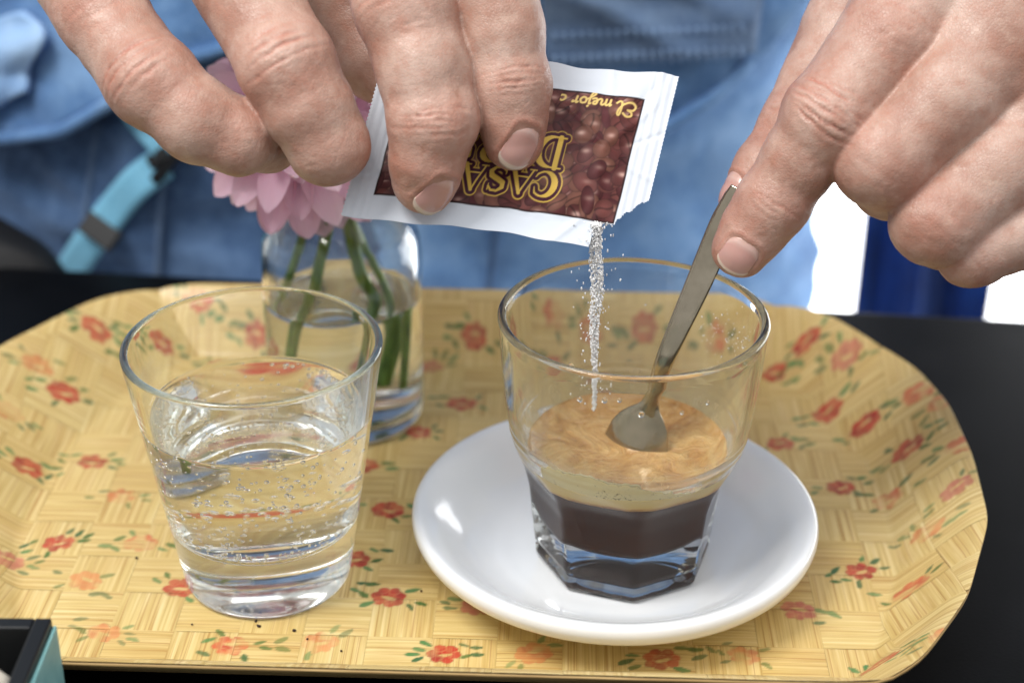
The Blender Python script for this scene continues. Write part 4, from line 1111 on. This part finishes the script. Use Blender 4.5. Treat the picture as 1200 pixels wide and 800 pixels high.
# skin
def skin_mat(name):
    t = NT(name); oc = t.obj()
    red = t.attr('red'); pale = t.attr('pale')
    big = t.noise(oc, 55, 4, .6); mid = t.noise(oc, 210, 4, .65); fine = t.noise(oc, 900, 3, .6)
    c = t.ramp(big, [(.34, srgb(160, 120, 104)), (.5, srgb(180, 146, 131)), (.66, srgb(195, 166, 152))])
    c = t.mix(t.math('MULTIPLY', t.ramp(mid, [(.48, (0,)*3), (.68, (1,)*3)]), .5), c, srgb(170, 116, 96))
    c = t.mix(t.math('MULTIPLY', t.ramp(mid, [(.25, (1,)*3), (.42, (0,)*3)]), .35), c, srgb(210, 184, 166))
    c = t.mix(t.math('MULTIPLY', red, .75), c, srgb(178, 108, 90))
    fr = t.noise(oc, 330, 2, .5); frm = t.math('MULTIPLY', t.ramp(fr, [(.66, (0,)*3), (.78, (1,)*3)]), .32)
    c = t.mix(frm, c, srgb(142, 92, 64))
    c = t.mix(t.math('MULTIPLY', pale, .4), c, srgb(234, 204, 182))
    # skin relief: cells, cross lines, pores
    v1 = t.voro(t.node('ShaderNodeVectorMath', {0: oc, 1: t.node('ShaderNodeVectorMath', {0: t.noise(oc, 500, 2, out='Color'), 1: (.0012, .0012, .0012)}, operation='MULTIPLY').outputs[0]}, operation='ADD').outputs[0], 1150, 'DISTANCE_TO_EDGE')
    v1 = t.ramp(v1, [(0, (0,)*3), (.18, (1,)*3)])
    ln = t.noise(t.mapping(oc, (1, 1, .28), (.5, .6, .3)), 1300, 3, .7)
    h = t.math('ADD', t.math('MULTIPLY', v1, .45), t.math('ADD', t.math('MULTIPLY', ln, .7), t.math('MULTIPLY', fine, .5)))
    t.set(Base_Color=c, Roughness=t.ramp(mid, [(.3, (.36,)*3), (.7, (.50,)*3)]), Specular_IOR_Level=.5, Subsurface_Weight=.13,
          Subsurface_Radius=(1.0, .35, .2), Subsurface_Scale=.0022, Normal=t.bump(h, .30, .00040))
    return t.m
M_SKIN = skin_mat('skin')
t = NT('fingernail'); nx_ = t.attr('nx'); n1 = t.noise(t.obj(), 250, 3); rg = t.noise(t.mapping(t.attr('nuv', 'Vector'), (.15, 3.2, 1)), 1.0, 2)
c = t.ramp(nx_, [(0, srgb(190, 152, 140)), (.14, srgb(198, 164, 154)), (.26, srgb(186, 140, 130)), (.84, srgb(190, 148, 140)), (.885, srgb(196, 156, 148)), (.90, srgb(208, 190, 174)), (1, srgb(214, 198, 182))])
c = t.mix(t.math('MULTIPLY', n1, .25), c, srgb(200, 164, 154))
t.set(Base_Color=c, Roughness=.26, Specular_IOR_Level=.5, Coat_Weight=.25, Coat_Roughness=.15, Subsurface_Weight=.1, Subsurface_Scale=.001, Normal=t.bump(rg, .12, .0004)); M_NAIL = t.m

def frame(h, k, j, cam_mix=(0, 0)):
    """joint j of finger k: centre, axis towards the tip, dorsal, lateral, radius"""
    c = h.f[k]; p = c[j][0].astype(float); a = (c[min(j+1, len(c)-1)][0]-c[max(j-1, 0)][0]).astype(float); a /= np.linalg.norm(a)
    d = -FW+RT*cam_mix[0]+UP*cam_mix[1]; d = d-a*np.dot(d, a); d /= np.linalg.norm(d); return p, a, d, np.cross(a, d), c[j][1]
def build_hand(h, fine_lo, fine_hi, lo, hi, wrinkles, nails, res):
    V, Q, N = h.mesh(fine_lo, fine_hi, lo, hi, res)
    disp = np.zeros(len(V)); red = np.zeros(len(V)); pale = np.zeros(len(V))
    own = np.stack([h.finger(k, V.T.astype(np.float32)) for k in h.f], 1); keys = list(h.f); who = own.argmin(1)
    for (k, j, lines, spread, depth, wid, bow, cm, seed) in wrinkles:
        p, a, d, l, r = frame(h, k, j, cm)
        w_ = V-p; near = (np.linalg.norm(w_, axis=1) < r*2.3) & (own[:, keys.index(k)] < 1.5)
        if not near.any(): continue
        q = w_[near]; x = q@a; ph = np.arctan2(q@l, q@d); rr = np.random.default_rng(seed)
        x = x+.45*vnoise(V[near]*.35, seed)+.25*vnoise(V[near]*.9, seed+1)
        dl = np.zeros(near.sum())
        for i, x0 in enumerate(lines):
            c0 = rr.uniform(-.25, .25); s_ = spread*rr.uniform(.65, 1.1); tilt = rr.uniform(-.5, .5)
            curve = x0*(1-bow*((ph-c0)/spread)**2)+tilt*(ph-c0)
            amp = .85*depth*rr.uniform(.5, 1.1)*np.exp(-((ph-c0)/s_)**4)*np.clip(.75+.75*vnoise(V[near]*.28+i*7.3, seed+9), .1, 1.4)
            ww = wid*rr.uniform(.8, 1.25)
            g_ = np.exp(-((x-curve)/ww)**2)
            dl -= amp*g_; dl += .16*amp*(np.exp(-((x-curve-1.9*ww)/(1.2*ww))**2)+np.exp(-((x-curve+1.9*ww)/(1.2*ww))**2))
        disp[near] += dl
        red[near] += np.clip(-dl*1.3, 0, .8)+.35*np.exp(-(np.linalg.norm(q, axis=1)/(r*1.15))**4)*(ph > -1.4)*(ph < 1.4)
        # fine broken creases running across the joint
        fine_ = 1-np.abs(vnoise(np.c_[x*1.5, (q@l)*.22, (q@d)*.22], seed+31)); fine2 = 1-np.abs(vnoise(np.c_[x*.9+(q@l)*.35, (q@l)*.3, (q@d)*.3], seed+33))
        env = np.exp(-(np.linalg.norm(q, axis=1)/(r*1.5))**4)*np.clip(np.cos(ph), 0, 1)
        disp[near] -= env*.16*(sstep(.82, 1, fine_)+.8*sstep(.86, 1, fine2))
    # broad unevenness of real flesh
    disp += .38*fbm(V*.08, 71, 2)+.12*fbm(V*.3, 75, 2)
    for k in h.f:
        tip = h.f[k][-1][0]; red += .35*np.exp(-(np.linalg.norm(V-tip, axis=1)/14)**2)
    plates = []
    for (k, n_off, axis_px, w_, l_, slide, raise_) in nails:
        c = h.f[k]; tip = c[-1][0].astype(float); prev = c[-2][0].astype(float)
        n_ = -FW*n_off[2]+RT*n_off[0]+UP*n_off[1]; n_ /= np.linalg.norm(n_)
        a = (RT*axis_px[0]-UP*axis_px[1])+FW*axis_px[2]; a = a-n_*np.dot(a, n_); a /= np.linalg.norm(a); l = np.cross(n_, a)
        p0 = tip+a*slide; t_ = 0.
        for _ in range(40): t_ -= float(h.sdf((p0+n_*t_).astype(np.float32).reshape(3, 1))[0])*.9
        pc = p0+n_*t_
        q = V-pc; x = q@a; y = q@l; zz = q@n_; near = (np.abs(zz) < 7) & (np.abs(x) < l_*2) & (np.abs(y) < w_*2)
        e = np.maximum(np.abs(y)/w_, np.where(x > 0, x/l_, -x/l_)*np.sqrt(np.clip(1, 0, 1)))
        e = ((np.abs(y)/w_)**4+(np.abs(x)/l_)**4)**.25
        disp += near*(-.30*sstep(1.0, .85, e)+.30*np.exp(-((e-1.14)/.10)**2)*(x < l_*.6))
        red += near*.25*np.exp(-((e-1.12)/.12)**2)
        nu, nv = 30, 24; VV = []; at_x = []; nuv = []
        Rn = w_*1.18
        for i in range(nu):
            for jj in range(nv):
                yy = 2*jj/(nv-1)-1; s_ = i/(nu-1)
                xd = l_*(1.04-.36*yy*yy-.10*yy**8); xp = -l_*(.98-.34*yy*yy-.22*abs(yy)**6); x_ = xp+(xd-xp)*s_
                th = yy*.92
                VV.append(pc+a*x_+l*Rn*math.sin(th)+n_*(Rn*(math.cos(th)-1)+raise_-.012*x_*x_*(1 if x_ > 0 else .6)-.10*(s_ < .04)))
                at_x.append(s_); nuv.append((x_, yy*w_, 0))
        VV = np.array(VV); W0 = pc+np.outer((VV-pc)@a, a)+np.outer((VV-pc)@l, l); tq = np.full(len(VV), 1.5)
        for _ in range(30): tq = tq-.8*h.sdf((W0+tq[:, None]*n_).T.astype(np.float32))
        tq = np.clip(tq, -6, 2.5); zan = (VV-pc)@n_
        sx_ = np.array(at_x); zz_ = tq+raise_-.45*sstep(.16, 0, sx_)+.25*sstep(.85, 1, sx_)
        VV = W0+(.8*zz_+.2*zan)[:, None]*n_
        plates.append((VV, nu, nv, at_x, nuv))
    V2 = V+N*disp[:, None]
    return V2, Q, red, pale, plates
def add_hand(res, label):
    V, Q, red, pale, plates = res
    o = mobj('hand', V-PL, Q, M_SKIN, person); o['label'] = label
    set_f(o.data, 'red', np.clip(red, 0, 1)); set_f(o.data, 'pale', pale)
    for (VV, nu, nv, ax_, nuv) in plates:
        f = grid_faces(nu, nv); q = VV[f[0]]; nn = np.cross(q[1]-q[0], q[2]-q[0])
        if np.dot(nn, FW) > 0: f = f[:, ::-1]
        p = mobj('fingernail', VV-PL, f, M_NAIL, o); set_f(p.data, 'nx', ax_); set_v(p.data, 'nuv', nuv)
        mm = p.modifiers.new('t', 'SOLIDIFY'); mm.thickness = .35*S; mm.offset = -1
    return o
def fist(h, wr, el, mcps, r0, r1):
    return [(h[k][0][0].astype(float), wr, h[k][0][1]*.92, r0*.8) for k in mcps]+[(wr, wr+(el-wr)*.5, r0, r1), (wr+(el-wr)*.5, el, r1, r1*1.1)]

# pouring hand (left in the picture)
FL_ = dict(pinky=[(40, -120, 462, 15), (118, 15, 449, 12.4), (178, 97, 441, 11.6), (232, 141, 440, 11.0), (280, 161, 443, 10.0), (314, 166, 458, 8.2), (316, 158, 468, 6.5)],
  ring=[(215, -150, 462, 17), (282, -25, 447, 13.9), (336, 76, 437, 12.4), (362, 128, 438, 11.9), (383, 169, 441, 10.9), (394, 174, 460, 8.6), (390, 160, 470, 6.5)],
  middle=[(392, -190, 465, 17), (452, -55, 449, 14.4), (476, 8, 441, 13.4), (496, 80, 439, 12.3), (508, 142, 440, 11.5), (501, 188, 443, 9.9), (497, 213, 446, 8.9)],
  index=[(535, -200, 462, 17), (568, -45, 443, 12.6), (590, 40, 443, 10.9), (599, 98, 445, 10.1), (601, 138, 447, 9.2), (602, 165, 449, 8.3)],
  thumb=[(330, -150, 490, 17), (405, -15, 486, 14), (446, 66, 483, 13), (520, 130, 476, 10.5)])
wrL, elL, _s1 = ARM[-1]
hL = Hand(FL_, [], {})
hL.palm = fist(hL.f, wrL, elL, ['pinky', 'ring', 'middle', 'index', 'thumb'], 27, 36)
def bump_at(h, k, j, up, r, kk, cm=(0, 0)):
    p, a, d, l, rad = frame(h, k, j, cm); h.bumps.setdefault(k, []).append(((p+d*up).astype(np.float32), rad*r, kk))
bump_at(hL, 'pinky', 2, 1.5, .88, 6); bump_at(hL, 'ring', 2, 1.5, .88, 6); bump_at(hL, 'middle', 4, 1.2, .92, 4); bump_at(hL, 'middle', 2, 2.2, .9, 5); bump_at(hL, 'index', 3, 1.0, .93, 4)
WL = [('pinky', 2, [-5.2, -2.4, .9, 3.6], .95, .58, .48, .25, (-.3, .3), 1), ('ring', 2, [-4.6, -1.6, 1.2, 4.6], .85, .7, .5, .2, (0, .3), 2),
      ('middle', 4, [-3.6, -1.8, -.4, 1.2, 3.0], .95, .48, .40, .4, (0, 0), 3), ('middle', 2, [-4, -1.5, 1.4, 4.2], .9, .4, .6, .3, (0, 0), 4),
      ('index', 3, [-4.2, -2.4, -.8, .9, 2.6], .95, .44, .40, .35, (.2, 0), 5), ('ring', 4, [-2, .8], .8, .15, .5, .2, (0, 0), 6), ('pinky', 1, [-9, -5, -1, 4, 8], .8, .28, .6, .1, (-.2, .2), 7), ('pinky', 4, [-1.5, 1.2], .9, .14, .5, .2, (0, 0), 8)]
NLn = [('index', (.30, -.22, .93), (-.36, .93, 0), 4.7, 6.4, 1.0, .12), ('middle', (.50, -.42, .76), (-.40, .92, 0), 4.9, 6.2, 1.0, .12)]
rL = build_hand(hL, (-132, 404, 114), (24, 466, 196), (-300, 380, 100), (60, 720, 420), WL, NLn, .67)
add_hand(rL, 'pouring hand seen from its back, fingers closed on the sugar packet')

# stirring hand (right in the picture)
FR_ = dict(index=[(1100, -75, 452, 17), (1042, 44, 445, 13.6), (970, 136, 443, 12.0), (937, 187, 448, 10.4), (906, 237, 452, 9.5), (885, 267, 455, 9.1), (869, 290, 456, 8.3)],
  thumb=[(1070, -120, 490, 18), (995, 38, 481, 13.5), (934, 152, 473, 11.3), (898, 202, 470, 9.6), (872, 234, 469, 6.8)],
  middle=[(1200, -5, 447, 18), (1112, 112, 441, 13.6), (1034, 187, 441, 12.2), (1044, 212, 455, 10.4), (1090, 190, 470, 9)],
  ring=[(1268, 92, 451, 17), (1176, 190, 443, 12.9), (1097, 258, 443, 11.4), (1104, 272, 456, 9.8), (1150, 250, 470, 8.5)],
  pinky=[(1312, 190, 459, 15), (1216, 262, 447, 11.0), (1138, 295, 447, 9.3), (1146, 298, 460, 8.4), (1185, 285, 470, 7.5)])
wrR, elR, _s2 = ARM[1]
hR = Hand(FR_, [], {})
hR.palm = fist(hR.f, wrR, elR, ['index', 'middle', 'ring', 'pinky', 'thumb'], 27, 36)
for (a, b) in (((1132, 16, 450), (1216, 92, 449)), ((1216, 92, 449), (1268, 190, 454)), ((1150, -40, 450), (1250, 50, 450))):     # webs between the knuckles
    hR.palm.append((at(*a), at(*b), 14.0, 13.5))
bump_at(hR, 'index', 2, 2.0, .88, 5); bump_at(hR, 'index', 4, .9, .93, 4); bump_at(hR, 'middle', 2, 1.2, .88, 6); bump_at(hR, 'ring', 2, 1.0, .88, 6)
WR = [('index', 2, [-6.6, -4.4, -2.6, -.9, 1.2, 3.4, 5.6], .95, .78, .45, .45, (-.15, 0), 11), ('index', 4, [-3.4, -1.6, .2, 2.0], .85, .42, .40, .3, (0, 0), 12),
      ('middle', 2, [-6, -1.0, 2.5], .7, .16, .7, .2, (-.2, -.4), 13), ('ring', 2, [-7, -2.5, 1.6], .7, .15, .7, .2, (-.2, -.4), 14), ('pinky', 2, [-4, -1, 2], .8, .22, .6, .2, (-.2, -.3), 15),
      ('index', 1, [-10, -6.5, -3, 1.5, 6], .8, .2, .6, .1, (0, 0), 16), ('thumb', 2, [-4, -1, 2], .9, .25, .5, .3, (-.9, 0), 17)]
NRn = [('index', (-.22, -.36, .9), (-.54, .84, .1), 5.2, 5.4, .4, .12), ('thumb', (-.86, .25, .45), (-.55, .83, 0), 4.6, 6.0, -.5, .12)]
rR = build_hand(hR, (48, 404, 96), (152, 466, 196), (30, 380, 80), (300, 720, 420), WR, NRn, .67)
add_hand(rR, 'stirring hand with index finger and thumb pinching the teaspoon')
